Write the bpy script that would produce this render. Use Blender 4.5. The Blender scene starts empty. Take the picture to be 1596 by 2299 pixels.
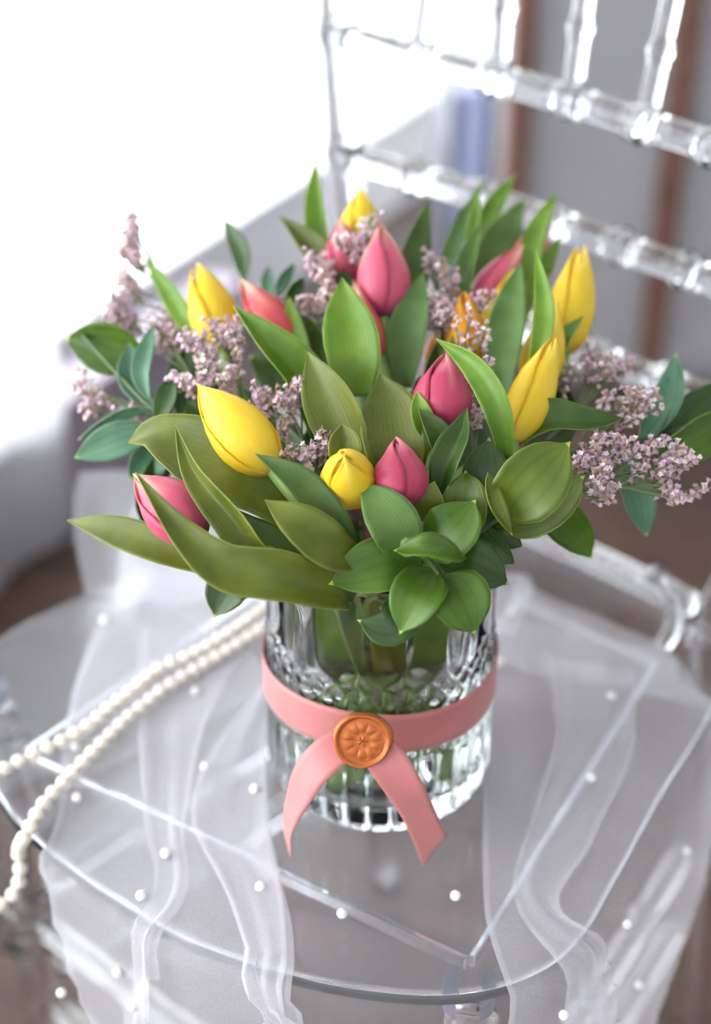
import bpy, bmesh, math, random
import numpy as np
from mathutils import Vector, Matrix
random.seed(7); rng = np.random.default_rng(7)
scene = bpy.context.scene
COL = scene.collection
# ------------------------------------------------------------------ camera, world, exposure
F = 3193.0; CX, CY = 798.0, 1149.5
PITCH = math.radians(31.0)
FWD = np.array([0, math.cos(PITCH), -math.sin(PITCH)]); UP = np.array([0, math.sin(PITCH), math.cos(PITCH)]); RT = np.array([1.0, 0, 0])
CAM = -0.8145 * ((850 - CX) / F * RT - (1715 - CY) / F * UP + FWD)
cam = bpy.data.cameras.new('camera'); camo = bpy.data.objects.new('camera', cam); COL.objects.link(camo)
camo.location = CAM; camo.rotation_euler = (math.pi / 2 - PITCH, 0, 0)
cam.sensor_fit = 'VERTICAL'; cam.sensor_height = 36.0; cam.sensor_width = 36.0; cam.lens = 50.0
cam.clip_start = 0.02; cam.clip_end = 60
cam.dof.use_dof = True; cam.dof.focus_distance = 0.665; cam.dof.aperture_fstop = 2.8
scene.camera = camo
vs = scene.view_settings
vs.view_transform = 'Standard'; vs.look = 'None'; vs.gamma = 1.0; vs.use_curve_mapping = False
vs.exposure = 0.12
w = bpy.data.worlds.new('overcast_sky'); scene.world = w; w.use_nodes = True
bg = w.node_tree.nodes['Background']; bg.inputs[0].default_value = (0.94, 0.97, 1.0, 1); bg.inputs[1].default_value = 9.0
cy = scene.cycles
cy.use_light_tree = False; cy.max_bounces = 13; cy.transmission_bounces = 12; cy.transparent_max_bounces = 14; cy.diffuse_bounces = 3; cy.glossy_bounces = 4; cy.use_adaptive_sampling = True; cy.adaptive_threshold = 0.25; cy.adaptive_min_samples = 20
cy.sample_clamp_indirect = 8.0; cy.caustics_reflective = True; cy.caustics_refractive = True; cy.blur_glossy = 0.5

# ------------------------------------------------------------------ measuring helpers
def ray(px, py): return FWD + (px - CX) / F * RT - (py - CY) / F * UP
def P(px, py, d): return CAM + d * ray(px, py)                       # a point at depth d metres from the camera plane
def onz(px, py, z):
    r = ray(px, py); return CAM + (z - CAM[2]) / r[2] * r
def proj(p):
    v = np.asarray(p, float) - CAM; d = v @ FWD
    return np.stack([CX + F * (v @ RT) / d, CY - F * (v @ UP) / d], -1)
def depth(p): return float((np.asarray(p) - CAM) @ FWD)
FLOOR = -0.45
# ------------------------------------------------------------------ materials
def nodes(name):
    m = bpy.data.materials.new(name); m.use_nodes = True
    nt = m.node_tree; return m, nt, nt.nodes['Principled BSDF'], nt.nodes['Material Output']
def setp(b, **k):
    for n, v in k.items():
        n = n.replace('_', ' ')
        if n in b.inputs: b.inputs[n].default_value = v
def c4(c): return (c[0], c[1], c[2], 1.0)
def srgb(r, g, b):
    f = lambda x: (x / 255 / 12.92) if x / 255 <= 0.04045 else ((x / 255 + 0.055) / 1.055) ** 2.4
    return (f(r), f(g), f(b))
def plain(name, col, rough=0.5, noise=0.0, nscale=20, bump=0.0, spec=0.5, coord='Object', **k):
    m, nt, b, o = nodes(name); setp(b, Base_Color=c4(col), Roughness=rough, **k); b.inputs['Specular IOR Level'].default_value = spec
    if noise or bump:
        tc = nt.nodes.new('ShaderNodeTexCoord'); nz = nt.nodes.new('ShaderNodeTexNoise'); nz.inputs['Scale'].default_value = nscale; nz.inputs['Detail'].default_value = 5
        nt.links.new(tc.outputs[coord], nz.inputs['Vector'])
        if noise:
            cr = nt.nodes.new('ShaderNodeValToRGB'); cr.color_ramp.elements[0].position = 0.3; cr.color_ramp.elements[1].position = 0.7
            cr.color_ramp.elements[0].color = c4([x * (1 - noise) for x in col]); cr.color_ramp.elements[1].color = c4([min(1, x * (1 + noise)) for x in col])
            nt.links.new(nz.outputs['Fac'], cr.inputs['Fac']); nt.links.new(cr.outputs['Color'], b.inputs['Base Color'])
        if bump:
            bp = nt.nodes.new('ShaderNodeBump'); bp.inputs['Strength'].default_value = bump; bp.inputs['Distance'].default_value = 0.002
            nt.links.new(nz.outputs['Fac'], bp.inputs['Height']); nt.links.new(bp.outputs['Normal'], b.inputs['Normal'])
    return m
def clear(name, col, ior, rough=0.0):
    m, nt, b, o = nodes(name); setp(b, Base_Color=c4(col), Roughness=rough, IOR=ior, Transmission_Weight=1.0); return m
def ramp(nt, stops, fac):
    cr = nt.nodes.new('ShaderNodeValToRGB'); e = cr.color_ramp.elements
    while len(e) < len(stops): e.new(0.5)
    for i, (p, c) in enumerate(stops): e[i].position = p; e[i].color = c4(c)
    nt.links.new(fac, cr.inputs['Fac']); return cr.outputs['Color']
def math_n(nt, op, a, b=None, c=None):
    n = nt.nodes.new('ShaderNodeMath'); n.operation = op
    for i, x in enumerate((a, b, c)):
        if x is None: continue
        if isinstance(x, (int, float)): n.inputs[i].default_value = x
        else: nt.links.new(x, n.inputs[i])
    return n.outputs[0]
def mixc(nt, fac, a, b, mode='MIX'):
    n = nt.nodes.new('ShaderNodeMix'); n.data_type = 'RGBA'; n.blend_type = mode
    for s, x in ((n.inputs[0], fac), (n.inputs[6], a), (n.inputs[7], b)):
        if isinstance(x, (int, float)): s.default_value = x
        elif isinstance(x, tuple): s.default_value = c4(x)
        else: nt.links.new(x, s)
    return n.outputs[2]
def uvnodes(nt):
    uv = nt.nodes.new('ShaderNodeUVMap'); uv.uv_map = 'uv'; sp = nt.nodes.new('ShaderNodeSeparateXYZ'); nt.links.new(uv.outputs[0], sp.inputs[0])
    return uv.outputs[0], sp.outputs[0], sp.outputs[1]
def translucent(nt, b, o, col, amount):
    tr = nt.nodes.new('ShaderNodeBsdfTranslucent'); mx = nt.nodes.new('ShaderNodeMixShader'); mx.inputs[0].default_value = amount
    nt.links.new(col, tr.inputs['Color']); nt.links.new(b.outputs[0], mx.inputs[1]); nt.links.new(tr.outputs[0], mx.inputs[2]); nt.links.new(mx.outputs[0], o.inputs['Surface'])
def leaf_mat(name, ca, cb, edge, rough=0.42, veins=26, trans=0.3, tip=None, vein_dark=0.94):
    m, nt, b, o = nodes(name); uv, u, v = uvnodes(nt)
    tc = nt.nodes.new('ShaderNodeTexCoord'); nz = nt.nodes.new('ShaderNodeTexNoise'); nz.inputs['Scale'].default_value = 45; nt.links.new(tc.outputs['Object'], nz.inputs['Vector'])
    base = ramp(nt, [(0.32, ca), (0.68, cb)], nz.outputs['Fac'])
    # parallel veins along the leaf, as fine stripes across u
    st = math_n(nt, 'SINE', math_n(nt, 'MULTIPLY', u, veins * 3.14159)); st = math_n(nt, 'MULTIPLY_ADD', st, 0.5, 0.5); st = math_n(nt, 'POWER', st, 3.0)
    base = mixc(nt, math_n(nt, 'MULTIPLY', st, 1 - vein_dark), base, tuple(x * 0.35 for x in ca))
    # pale rim
    d = math_n(nt, 'ABSOLUTE', math_n(nt, 'SUBTRACT', u, 0.5)); rim = math_n(nt, 'GREATER_THAN', d, 0.485)
    base = mixc(nt, math_n(nt, 'MULTIPLY', rim, 0.5), base, edge)
    if tip: base = mixc(nt, math_n(nt, 'MULTIPLY', math_n(nt, 'GREATER_THAN', v, 0.955), 0.8), base, tip)
    nt.links.new(base, b.inputs['Base Color']); setp(b, Roughness=rough)
    bp = nt.nodes.new('ShaderNodeBump'); bp.inputs['Strength'].default_value = 0.12; bp.inputs['Distance'].default_value = 0.0005
    nt.links.new(st, bp.inputs['Height']); nt.links.new(bp.outputs['Normal'], b.inputs['Normal'])
    tcol = mixc(nt, 1.0, base, (1.25, 1.3, 0.55), 'MULTIPLY')
    translucent(nt, b, o, tcol, trans); return m
def petal_mat(name, body, base, tip, streak, edge, trans=0.35, streakw=0.12, tipv=0.78):
    m, nt, b, o = nodes(name); uv, u, v = uvnodes(nt)
    d = math_n(nt, 'ABSOLUTE', math_n(nt, 'SUBTRACT', u, 0.5))
    col = ramp(nt, [(0.0, base), (0.16, body), (tipv, body), (1.0, tip)], v)
    mp = nt.nodes.new('ShaderNodeMapping'); mp.inputs['Scale'].default_value = (34, 1.6, 1); nt.links.new(uv, mp.inputs['Vector'])
    nz = nt.nodes.new('ShaderNodeTexNoise'); nz.inputs['Scale'].default_value = 1.0; nz.inputs['Detail'].default_value = 3; nt.links.new(mp.outputs[0], nz.inputs['Vector'])
    col = mixc(nt, math_n(nt, 'MULTIPLY', math_n(nt, 'SUBTRACT', nz.outputs['Fac'], 0.42), 0.7), col, tuple(min(1, x * 1.35 + 0.04) for x in body))
    # pale streak up the middle of the petal towards its tip
    near = math_n(nt, 'SUBTRACT', 1.0, math_n(nt, 'MULTIPLY', d, 1.0 / streakw)); near = math_n(nt, 'MAXIMUM', near, 0.0)
    up = nt.nodes.new('ShaderNodeMapRange'); up.inputs['From Min'].default_value = 0.45; up.inputs['From Max'].default_value = 1.0; nt.links.new(v, up.inputs['Value'])
    col = mixc(nt, math_n(nt, 'MULTIPLY', near, up.outputs[0]), col, streak)
    eg = nt.nodes.new('ShaderNodeMapRange'); eg.inputs['From Min'].default_value = 0.34; eg.inputs['From Max'].default_value = 0.5; nt.links.new(d, eg.inputs['Value'])
    col = mixc(nt, math_n(nt, 'MULTIPLY', eg.outputs[0], 0.55), col, edge)
    tp_ = nt.nodes.new('ShaderNodeMapRange'); tp_.inputs['From Min'].default_value = 0.74; tp_.inputs['From Max'].default_value = 1.0; nt.links.new(v, tp_.inputs['Value'])
    col = mixc(nt, math_n(nt, 'MULTIPLY', math_n(nt, 'MULTIPLY', tp_.outputs[0], nz.outputs['Fac']), 1.1), col, streak)
    nt.links.new(col, b.inputs['Base Color']); setp(b, Roughness=0.42)
    bp = nt.nodes.new('ShaderNodeBump'); bp.inputs['Strength'].default_value = 0.2; bp.inputs['Distance'].default_value = 0.0005
    nt.links.new(nz.outputs['Fac'], bp.inputs['Height']); nt.links.new(bp.outputs['Normal'], b.inputs['Normal'])
    translucent(nt, b, o, col, trans); return m
def sheer_mat(name, col, alpha, weave=900):
    m, nt, b, o = nodes(name); nt.nodes.remove(b)
    df = nt.nodes.new('ShaderNodeBsdfDiffuse'); df.inputs[0].default_value = c4(col); tl = nt.nodes.new('ShaderNodeBsdfTranslucent'); tl.inputs[0].default_value = c4(col)
    m1 = nt.nodes.new('ShaderNodeMixShader'); m1.inputs[0].default_value = 0.5; nt.links.new(df.outputs[0], m1.inputs[1]); nt.links.new(tl.outputs[0], m1.inputs[2])
    tp = nt.nodes.new('ShaderNodeBsdfTransparent'); m2 = nt.nodes.new('ShaderNodeMixShader')
    tc = nt.nodes.new('ShaderNodeTexCoord'); nz = nt.nodes.new('ShaderNodeTexNoise'); nz.inputs['Scale'].default_value = weave; nz.inputs['Detail'].default_value = 1; nt.links.new(tc.outputs['Object'], nz.inputs['Vector'])
    fac = math_n(nt, 'MULTIPLY_ADD', math_n(nt, 'SUBTRACT', nz.outputs['Fac'], 0.5), alpha * 0.3, alpha)
    nt.links.new(fac, m2.inputs[0]); nt.links.new(tp.outputs[0], m2.inputs[1]); nt.links.new(m1.outputs[0], m2.inputs[2]); nt.links.new(m2.outputs[0], o.inputs['Surface']); return m
M = {}
M['acrylic'] = clear('clear_acrylic', (0.975, 0.985, 1.0), 1.49)
M['acrylic_plate'] = clear('clear_seat_acrylic', (0.93, 0.95, 1.0), 1.49)
M['glass'] = clear('cut_glass', (0.975, 0.995, 0.985), 1.5)
M['water'] = clear('water', (0.985, 1.0, 0.99), 1.333)
M['dark_cap'] = plain('grey_cap', srgb(105, 103, 120), 0.5, noise=0.1)
M['leaf_fresh'] = leaf_mat('tulip_leaf_fresh', srgb(90, 130, 24), srgb(124, 158, 46), srgb(184, 200, 110))
M['leaf_blue'] = leaf_mat('tulip_leaf_blue', srgb(82, 118, 48), srgb(110, 144, 72), srgb(166, 186, 120))
M['leaf_olive'] = leaf_mat('tulip_leaf_olive', srgb(90, 104, 20), srgb(118, 126, 38), srgb(174, 180, 90))
M['leaf_deep'] = leaf_mat('tulip_leaf_deep', srgb(56, 86, 24), srgb(82, 110, 38), srgb(136, 156, 80))
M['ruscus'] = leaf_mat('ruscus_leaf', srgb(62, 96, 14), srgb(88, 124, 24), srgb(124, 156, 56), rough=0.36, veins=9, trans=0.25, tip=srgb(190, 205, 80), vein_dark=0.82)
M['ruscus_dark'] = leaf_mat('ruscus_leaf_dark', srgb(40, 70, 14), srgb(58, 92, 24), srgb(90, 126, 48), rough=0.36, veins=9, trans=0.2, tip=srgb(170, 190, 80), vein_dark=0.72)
M['ruscus_grey'] = leaf_mat('ruscus_leaf_grey', srgb(70, 118, 88), srgb(104, 146, 112), srgb(150, 185, 140), rough=0.3, veins=9, trans=0.25, tip=srgb(150, 185, 120), vein_dark=0.8)
M['ruscus_olive'] = leaf_mat('ruscus_leaf_olive', srgb(84, 104, 24), srgb(108, 128, 36), srgb(156, 170, 70), rough=0.36, veins=9, trans=0.25, tip=srgb(205, 205, 90), vein_dark=0.75)
M['stem'] = plain('tulip_stem', srgb(120, 150, 70), 0.45, noise=0.2, nscale=40)
M['stem_dark'] = plain('dark_stem', srgb(70, 92, 48), 0.5, noise=0.25, nscale=60)
M['stem_red'] = plain('reddish_stem', srgb(110, 70, 80), 0.45, noise=0.2, nscale=40)
PK = srgb(222, 100, 126)
M['pink'] = petal_mat('pink_petal', PK, srgb(176, 84, 128), srgb(234, 124, 112), srgb(252, 214, 180), srgb(206, 66, 104), streakw=.2)
M['rose'] = petal_mat('rose_petal', srgb(204, 76, 106), srgb(160, 70, 100), srgb(222, 120, 130), srgb(236, 160, 160), srgb(188, 56, 88))
M['coral'] = petal_mat('coral_petal', srgb(226, 92, 96), srgb(200, 80, 110), srgb(236, 140, 120), srgb(255, 225, 195), srgb(208, 70, 88), streakw=0.22)
M['yellow'] = petal_mat('yellow_petal', srgb(254, 222, 56), srgb(246, 216, 100), srgb(254, 222, 50), srgb(255, 234, 110), srgb(252, 206, 34), trans=0.4)
M['yellow_green'] = petal_mat('yellow_green_petal', srgb(254, 222, 56), srgb(230, 208, 80), srgb(254, 224, 50), srgb(150, 165, 45), srgb(252, 208, 34), trans=0.4, streakw=0.16)
M['orange'] = petal_mat('orange_petal', srgb(252, 186, 56), srgb(246, 200, 80), srgb(250, 146, 44), srgb(254, 214, 90), srgb(248, 146, 42), trans=0.45)
M['flo_pink'] = plain('statice_pink', srgb(206, 174, 186), 0.7, noise=0.15, nscale=300)
M['flo_pale'] = plain('statice_pale', srgb(232, 214, 212), 0.7)
M['flo_tan'] = plain('statice_tan', srgb(186, 156, 142), 0.75)
M['flo_stem'] = plain('statice_stem', srgb(104, 120, 76), 0.6)
M['ribbon'] = plain('dusty_pink_satin', srgb(186, 112, 109), 0.5, noise=0.06, nscale=70, bump=0.1, Sheen_Weight=0.2)
M['wax'] = plain('copper_wax', srgb(176, 94, 38), 0.42, noise=0.08, nscale=120, bump=0.15, Metallic=0.35)
M['pearl'] = plain('ivory_pearl', srgb(240, 230, 214), 0.28, Coat_Weight=0.4, Coat_Roughness=0.15)
M['pearl_white'] = plain('white_pearl', srgb(244, 240, 238), 0.25, Coat_Weight=0.4)
M['thread'] = plain('pearl_thread', srgb(225, 218, 205), 0.7)
M['tulle'] = sheer_mat('white_tulle', (0.90, 0.88, 0.92), 0.38)
M['tulle_thin'] = sheer_mat('thin_tulle', (0.92, 0.90, 0.94), 0.15)
M['tulle_hem'] = sheer_mat('tulle_hem', (0.93, 0.91, 0.94), 0.25)
M['curtain'] = sheer_mat('white_curtain', (0.93, 0.93, 0.95), 0.93, weave=300)
M['wall'] = plain('white_plaster', (0.80, 0.80, 0.82), 0.8, bump=0.1, nscale=60)
M['plinth'] = plain('mauve_grey_paint', srgb(150, 138, 150), 0.35, noise=0.05, nscale=8)
M['white_paint'] = plain('white_gloss_paint', (0.92, 0.93, 0.95), 0.3)
M['terrace'] = plain('pale_terrace', (0.82, 0.86, 0.87), 0.7, noise=0.04, nscale=3)
M['wood_dark'] = plain('brown_wood_stile', srgb(112, 78, 64), 0.4, noise=0.2, nscale=14)
M['panel'] = plain('grey_satin_panel', srgb(160, 157, 160), 0.2, noise=0.06, nscale=4)
M['lavender'] = plain('lavender_grey_board', srgb(150, 158, 190), 0.4)
M['charcoal'] = plain('charcoal_edge', srgb(70, 70, 84), 0.5)
def wood_floor(name, a, b_):
    m, nt, b, o = nodes(name); tc = nt.nodes.new('ShaderNodeTexCoord'); mp = nt.nodes.new('ShaderNodeMapping'); mp.inputs['Scale'].default_value = (2.0, 24, 24); nt.links.new(tc.outputs['Object'], mp.inputs['Vector'])
    nz = nt.nodes.new('ShaderNodeTexNoise'); nz.inputs['Scale'].default_value = 1.5; nz.inputs['Detail'].default_value = 6; nt.links.new(mp.outputs[0], nz.inputs['Vector'])
    nt.links.new(ramp(nt, [(0.3, a), (0.7, b_)], nz.outputs['Fac']), b.inputs['Base Color']); setp(b, Roughness=0.34); return m
M['plank_a'] = wood_floor('floor_plank_warm', srgb(68, 50, 40), srgb(86, 65, 52))
M['plank_b'] = wood_floor('floor_plank_brown', srgb(57, 44, 37), srgb(74, 58, 49))
M['subfloor'] = plain('subfloor', srgb(60, 46, 38), 0.8)
# window pane: clear sheet with a faint gloss
m, nt, b, o = nodes('window_glass'); nt.nodes.remove(b)
tp = nt.nodes.new('ShaderNodeBsdfTransparent'); gl = nt.nodes.new('ShaderNodeBsdfGlossy'); gl.inputs['Roughness'].default_value = 0.02; mx = nt.nodes.new('ShaderNodeMixShader'); mx.inputs[0].default_value = 0.06
nt.links.new(tp.outputs[0], mx.inputs[1]); nt.links.new(gl.outputs[0], mx.inputs[2]); nt.links.new(mx.outputs[0], o.inputs['Surface']); M['pane'] = m

# ------------------------------------------------------------------ object helpers
def thing(name, label, cat, loc=(0, 0, 0), group=None):
    o = bpy.data.objects.new(name, None); o.empty_display_size = 0.01; COL.objects.link(o); o.location = loc
    o['label'] = label; o['category'] = cat
    if group: o['group'] = group
    return o
def tag(o, label, cat, group=None, kind=None):
    o['label'] = label; o['category'] = cat
    if group: o['group'] = group
    if kind: o['kind'] = kind
    return o
def struct(o, label=None):
    o['kind'] = 'structure'
    if label: o['label'] = label
    return o
def mesh(name, verts, faces, mat, parent=None, smooth=True, uv=None, mats=None, fmat=None, solid=0, bevel=0):
    V = np.asarray(verts, float)
    if parent is not None:
        q = parent
        while q is not None: V = V - np.array(q.location); q = q.parent
    me = bpy.data.meshes.new(name); me.from_pydata(V.tolist(), [], [tuple(f) for f in faces])
    for mm in (mats or [mat]): me.materials.append(M[mm])
    if fmat is not None: me.polygons.foreach_set('material_index', np.asarray(fmat, np.int32))
    if smooth: me.polygons.foreach_set('use_smooth', np.ones(len(me.polygons), bool))
    if uv is not None:
        l = me.uv_layers.new(name='uv'); idx = np.empty(len(me.loops), np.int32); me.loops.foreach_get('vertex_index', idx)
        l.data.foreach_set('uv', np.asarray(uv, np.float32)[idx].ravel())
    me.update(); o = bpy.data.objects.new(name, me); COL.objects.link(o); o.parent = parent
    if solid:
        s = o.modifiers.new('thickness', 'SOLIDIFY'); s.thickness = solid; s.offset = 0
    if bevel:
        s = o.modifiers.new('bevel', 'BEVEL'); s.width = bevel; s.segments = 2; s.limit_method = 'ANGLE'
    return o
def grid_faces(nu, nv, closed=False, off=0):
    f = []; n = nu if closed else nu - 1
    for j in range(nv - 1):
        for i in range(n):
            i2 = (i + 1) % nu; f.append((off + j * nu + i, off + j * nu + i2, off + (j + 1) * nu + i2, off + (j + 1) * nu + i))
    return f
def unit(v): v = np.asarray(v, float); n = np.linalg.norm(v); return v / n if n > 1e-12 else v
def spline(pts, n):
    p = np.asarray(pts, float)
    if len(p) == 2: t = np.linspace(0, 1, n)[:, None]; return p[0] * (1 - t) + p[1] * t
    q = np.vstack([2 * p[0] - p[1], p, 2 * p[-1] - p[-2]]); seg = np.linalg.norm(np.diff(p, axis=0), axis=1); cum = np.r_[0, np.cumsum(seg)]
    out = []
    for x in np.linspace(0, cum[-1], n):
        i = min(np.searchsorted(cum, x, 'right') - 1, len(p) - 2); t = (x - cum[i]) / max(seg[i], 1e-9)
        a, b_, c, d = q[i], q[i + 1], q[i + 2], q[i + 3]
        out.append(0.5 * (2 * b_ + (c - a) * t + (2 * a - 5 * b_ + 4 * c - d) * t * t + (3 * b_ - a - 3 * c + d) * t ** 3))
    return np.array(out)
def tangents(c): return np.array([unit(v) for v in np.gradient(c, axis=0)])
def tube_data(path, rad, seg=10, off=0, caps=True):
    c = np.asarray(path, float); n = len(c); T = tangents(c); r = np.broadcast_to(rad, (n,))
    up = np.array([0, 0, 1.0]) if abs(T[0][2]) < 0.9 else np.array([1.0, 0, 0]); V = []
    N = unit(np.cross(T[0], up))
    for i in range(n):
        N = unit(N - T[i] * (N @ T[i])); B = np.cross(T[i], N)
        a = np.linspace(0, 2 * np.pi, seg, endpoint=False)
        V.append(c[i] + r[i] * (np.cos(a)[:, None] * N + np.sin(a)[:, None] * B))
    V = np.vstack(V); f = grid_faces(seg, n, True, off)
    if caps: f += [tuple(off + i for i in reversed(range(seg))), tuple(off + (n - 1) * seg + i for i in range(seg))]
    return V, f
def tube(name, path, rad, mat, parent=None, seg=10): V, f = tube_data(path, rad, seg); return mesh(name, V, f, mat, parent)
def box(name, lo, hi, mat, parent=None, bevel=0.0, rot=None, origin=(0, 0, 0)):
    lo = np.array(lo, float); hi = np.array(hi, float)
    V = np.array([[(lo, hi)[(i >> k) & 1][k] for k in range(3)] for i in range(8)])
    if rot is not None: V = V @ rot.T + np.array(origin)
    f = [(0, 2, 3, 1), (4, 5, 7, 6), (0, 1, 5, 4), (2, 6, 7, 3), (0, 4, 6, 2), (1, 3, 7, 5)]
    return mesh(name, V, f, mat, parent, smooth=False, bevel=bevel)

# ------------------------------------------------------------------ the room
WD = np.array([0.42, 0.9075, 0]); WN = np.array([0.9075, -0.42, 0])             # window wall: along, and into the room
W0 = np.array([-0.43, 1.18, 0])
WR = np.stack([WD, WN, np.array([0, 0, 1.0])], 1)
def wbox(name, a0, a1, n0, n1, z0, z1, mat, parent=None, bevel=0): return box(name, (a0, n0, z0), (a1, n1, z1), mat, parent, bevel, WR, W0)
CEIL = 2.05
WA, WB = -3.2, 2.9
pl = struct(wbox('wall_left', WA, WB, -0.16, 0.0, FLOOR, -0.265, 'white_paint', bevel=0.006), 'low white sill wall under the tall window')
struct(wbox('trim_1', WA, WB, -0.18, 0.012, -0.265, -0.25, 'white_paint', bevel=0.003))
struct(wbox('trim_2', WA, WB, -0.16, 0.0, 1.75, CEIL, 'wall'))
win = thing('window_1', 'tall bright window above the low sill wall', 'window', tuple(W0)); win['kind'] = 'structure'; del win['category']
posts = [-3.2, -1.75, -0.3, 1.3, 2.86]
for a in posts: wbox('window_frame', a, a + 0.045, -0.12, -0.06, -0.25, 1.75, 'white_paint', win, 0.004)
for a0, a1 in zip(posts[:-1], posts[1:]):
    wbox('window_pane', a0 + 0.045, a1, -0.094, -0.088, -0.25, 1.75, 'pane', win)
bn = thing('bench', 'low mauve-grey bench standing under the window at the left', 'bench', tuple(W0 + WD * -0.1 + np.array([0, 0, FLOOR])))
wbox('body', -0.55, 0.34, 0.014, 0.10, FLOOR, -0.30, 'plinth', bn, 0.006); wbox('top_board', -0.56, 0.35, 0.014, 0.11, -0.2995, -0.28, 'plinth', bn, 0.004)
# outside: a pale terrace with a low kerb
def quad(name, a0, a1, n0, n1, z, mat): return wbox(name, a0, a1, n0, n1, z - 0.05, z, mat)
struct(quad('terrace_ground', -14, 14, -14, -0.18, -0.42, 'terrace'), 'pale sunlit terrace outside the window')
# floor of separate planks
fl = struct(box('floor', (-2.6, -2.2, FLOOR - 0.03), (3.2, 4.2, FLOOR - 0.008), 'subfloor'), 'brown polished plank floor')
pang = math.radians(-20); PR = np.array([[math.cos(pang), -math.sin(pang), 0], [math.sin(pang), math.cos(pang), 0], [0, 0, 1.0]])
proto = {}
for r in range(-13, 20):
    off = (r * 0.37) % 1.1
    for k in range(-3, 4):
        x0 = k * 1.1 + off; y0 = r * 0.14
        q = PR @ np.array([x0 + 0.55, y0 + 0.07, 0])
        if not (-1.6 < q[0] < 2.6 and -1.2 < q[1] < 3.4): continue
        key = 'plank_a' if (r * 7 + k * 3) % 5 < 3 else 'plank_b'
        if key not in proto:
            o = box('plank', (0.001, 0.001, -0.012), (1.098, 0.138, 0), key, None, 0.0015); proto[key] = o.data
        else: o = bpy.data.objects.new('plank', proto[key]); COL.objects.link(o); mo = o.modifiers.new('bevel', 'BEVEL'); mo.width = 0.0015; mo.segments = 2
        o.parent = fl; o.location = PR @ np.array([x0, y0, 0]) + np.array([0, 0, FLOOR]); o.rotation_euler = (0, 0, pang)
struct(box('wall_back', (-0.6, 3.6, FLOOR), (3.2, 3.75, 0.7), 'wall'), 'white back wall below the added high window'); struct(box('trim_3', (-0.6, 3.6, 1.9), (3.2, 3.75, CEIL), 'wall'))
w2 = thing('added_back_window', 'unseen high window added to the back wall for back light', 'window', (1.3, 3.68, 0.7)); w2['kind'] = 'structure'; del w2['category']  # out-of-view window, added to bring in extra daylight from behind
for x in (-0.6, 0.65, 1.9, 3.15): box('window_frame', (x, 3.64, 0.7), (x + 0.05, 3.7, 1.9), 'white_paint', w2, 0.003)
for x in (-0.55, 0.70, 1.95): box('window_pane', (x, 3.665, 0.7), (x + 1.2, 3.671, 1.9), 'pane', w2)
struct(box('wall_right', (3.0, -2.2, FLOOR), (3.15, 3.6, CEIL), 'wall'))
struct(box('wall_front', (-2.6, -2.3, FLOOR), (3.15, -2.15, CEIL), 'wall')); struct(box('ceiling', (-2.8, -2.3, CEIL), (3.2, 3.8, CEIL + 0.1), 'wall'))
# daylight portal in the window opening (guides sky sampling only)
ld = bpy.data.lights.new('window_portal', 'AREA'); ld.shape = 'RECTANGLE'; ld.size = WB - WA; ld.size_y = 2.0; ld.cycles.is_portal = True
lo = bpy.data.objects.new('window_portal', ld); COL.objects.link(lo)
ld2 = bpy.data.lights.new('added_window_portal', 'AREA'); ld2.shape = 'RECTANGLE'; ld2.size = 3.7; ld2.size_y = 1.2; ld2.cycles.is_portal = True
lo2 = bpy.data.objects.new('added_window_portal', ld2); COL.objects.link(lo2); lo2.location = (1.3, 3.62, 1.3); lo2.rotation_euler = (-math.pi / 2, 0, 0)
zax = -WN; xax = WD; yax = np.cross(zax, xax)
lo.matrix_world = Matrix(((xax[0], yax[0], zax[0], 0), (xax[1], yax[1], zax[1], 0), (xax[2], yax[2], zax[2], 0), (0, 0, 0, 1)))
pc = W0 + WD * (WA + WB) / 2 + WN * -0.05; lo.location = (pc[0], pc[1], 0.75)

# ------------------------------------------------------------------ curtain at the left, cabinet and board behind the chair
cur_edge = onz(168, 1185, FLOOR)
def curtain():
    nu, nv = 160, 14; V = []; uv = []
    ax = -WD; nn = np.array([-ax[1], ax[0], 0])
    for j in range(nv):
        z = FLOOR + 0.004 + (CEIL - FLOOR - 0.02) * j / (nv - 1)
        for i in range(nu):
            x = i / (nu - 1) * 0.75; wv = 0.008 * math.sin(x * 40 + 0.6 * math.sin(x * 9)) + 0.006 * math.sin(x * 31 + 1 + z)
            p = cur_edge + ax * x + nn * (wv * (0.8 + 0.2 * math.sin(z * 2))); V.append((p[0], p[1], z)); uv.append((i / nu, j / nv))
    o = mesh('curtain', V, grid_faces(nu, nv), 'curtain', None, solid=0.0015)
    tag(o, 'long white curtain hanging beside the bright window', 'curtain')
curtain()
CABY = 1.40
def onY(px, py, y):
    r = ray(px, py); return CAM + (y - CAM[1]) / r[1] * r
xa = onY(1162, 260, CABY)[0]; xb = onY(1505, 400, CABY)[0]; step = xb - xa
cab = thing('cabinet', 'grey panelled cabinet with narrow brown wooden stiles behind the chair', 'cabinet', (xa, CABY, FLOOR))
box('carcass', (xa - 0.02, CABY + 0.03, FLOOR), (xa + 5 * step + 0.02, CABY + 0.42, 1.2), 'panel', cab, 0.003)
for k in range(6): box('stile', (xa - 0.016 + k * step, CABY - 0.012, FLOOR), (xa + 0.016 + k * step, CABY + 0.03, 1.2), 'wood_dark', cab, 0.003)
for k in range(5): box('panel', (xa + 0.0175 + k * step, CABY + 0.004, FLOOR + 0.04), (xa - 0.0175 + (k + 1) * step, CABY + 0.029, 1.18), 'panel', cab, 0.003)
bx0 = onY(1028, 300, CABY + 0.12)[0]; bt = onY(1040, 200, CABY + 0.12)[2]
bd = thing('storage_box', 'low lavender-grey box standing between window and cabinet', 'box', (bx0, CABY + 0.12, FLOOR))
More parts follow.
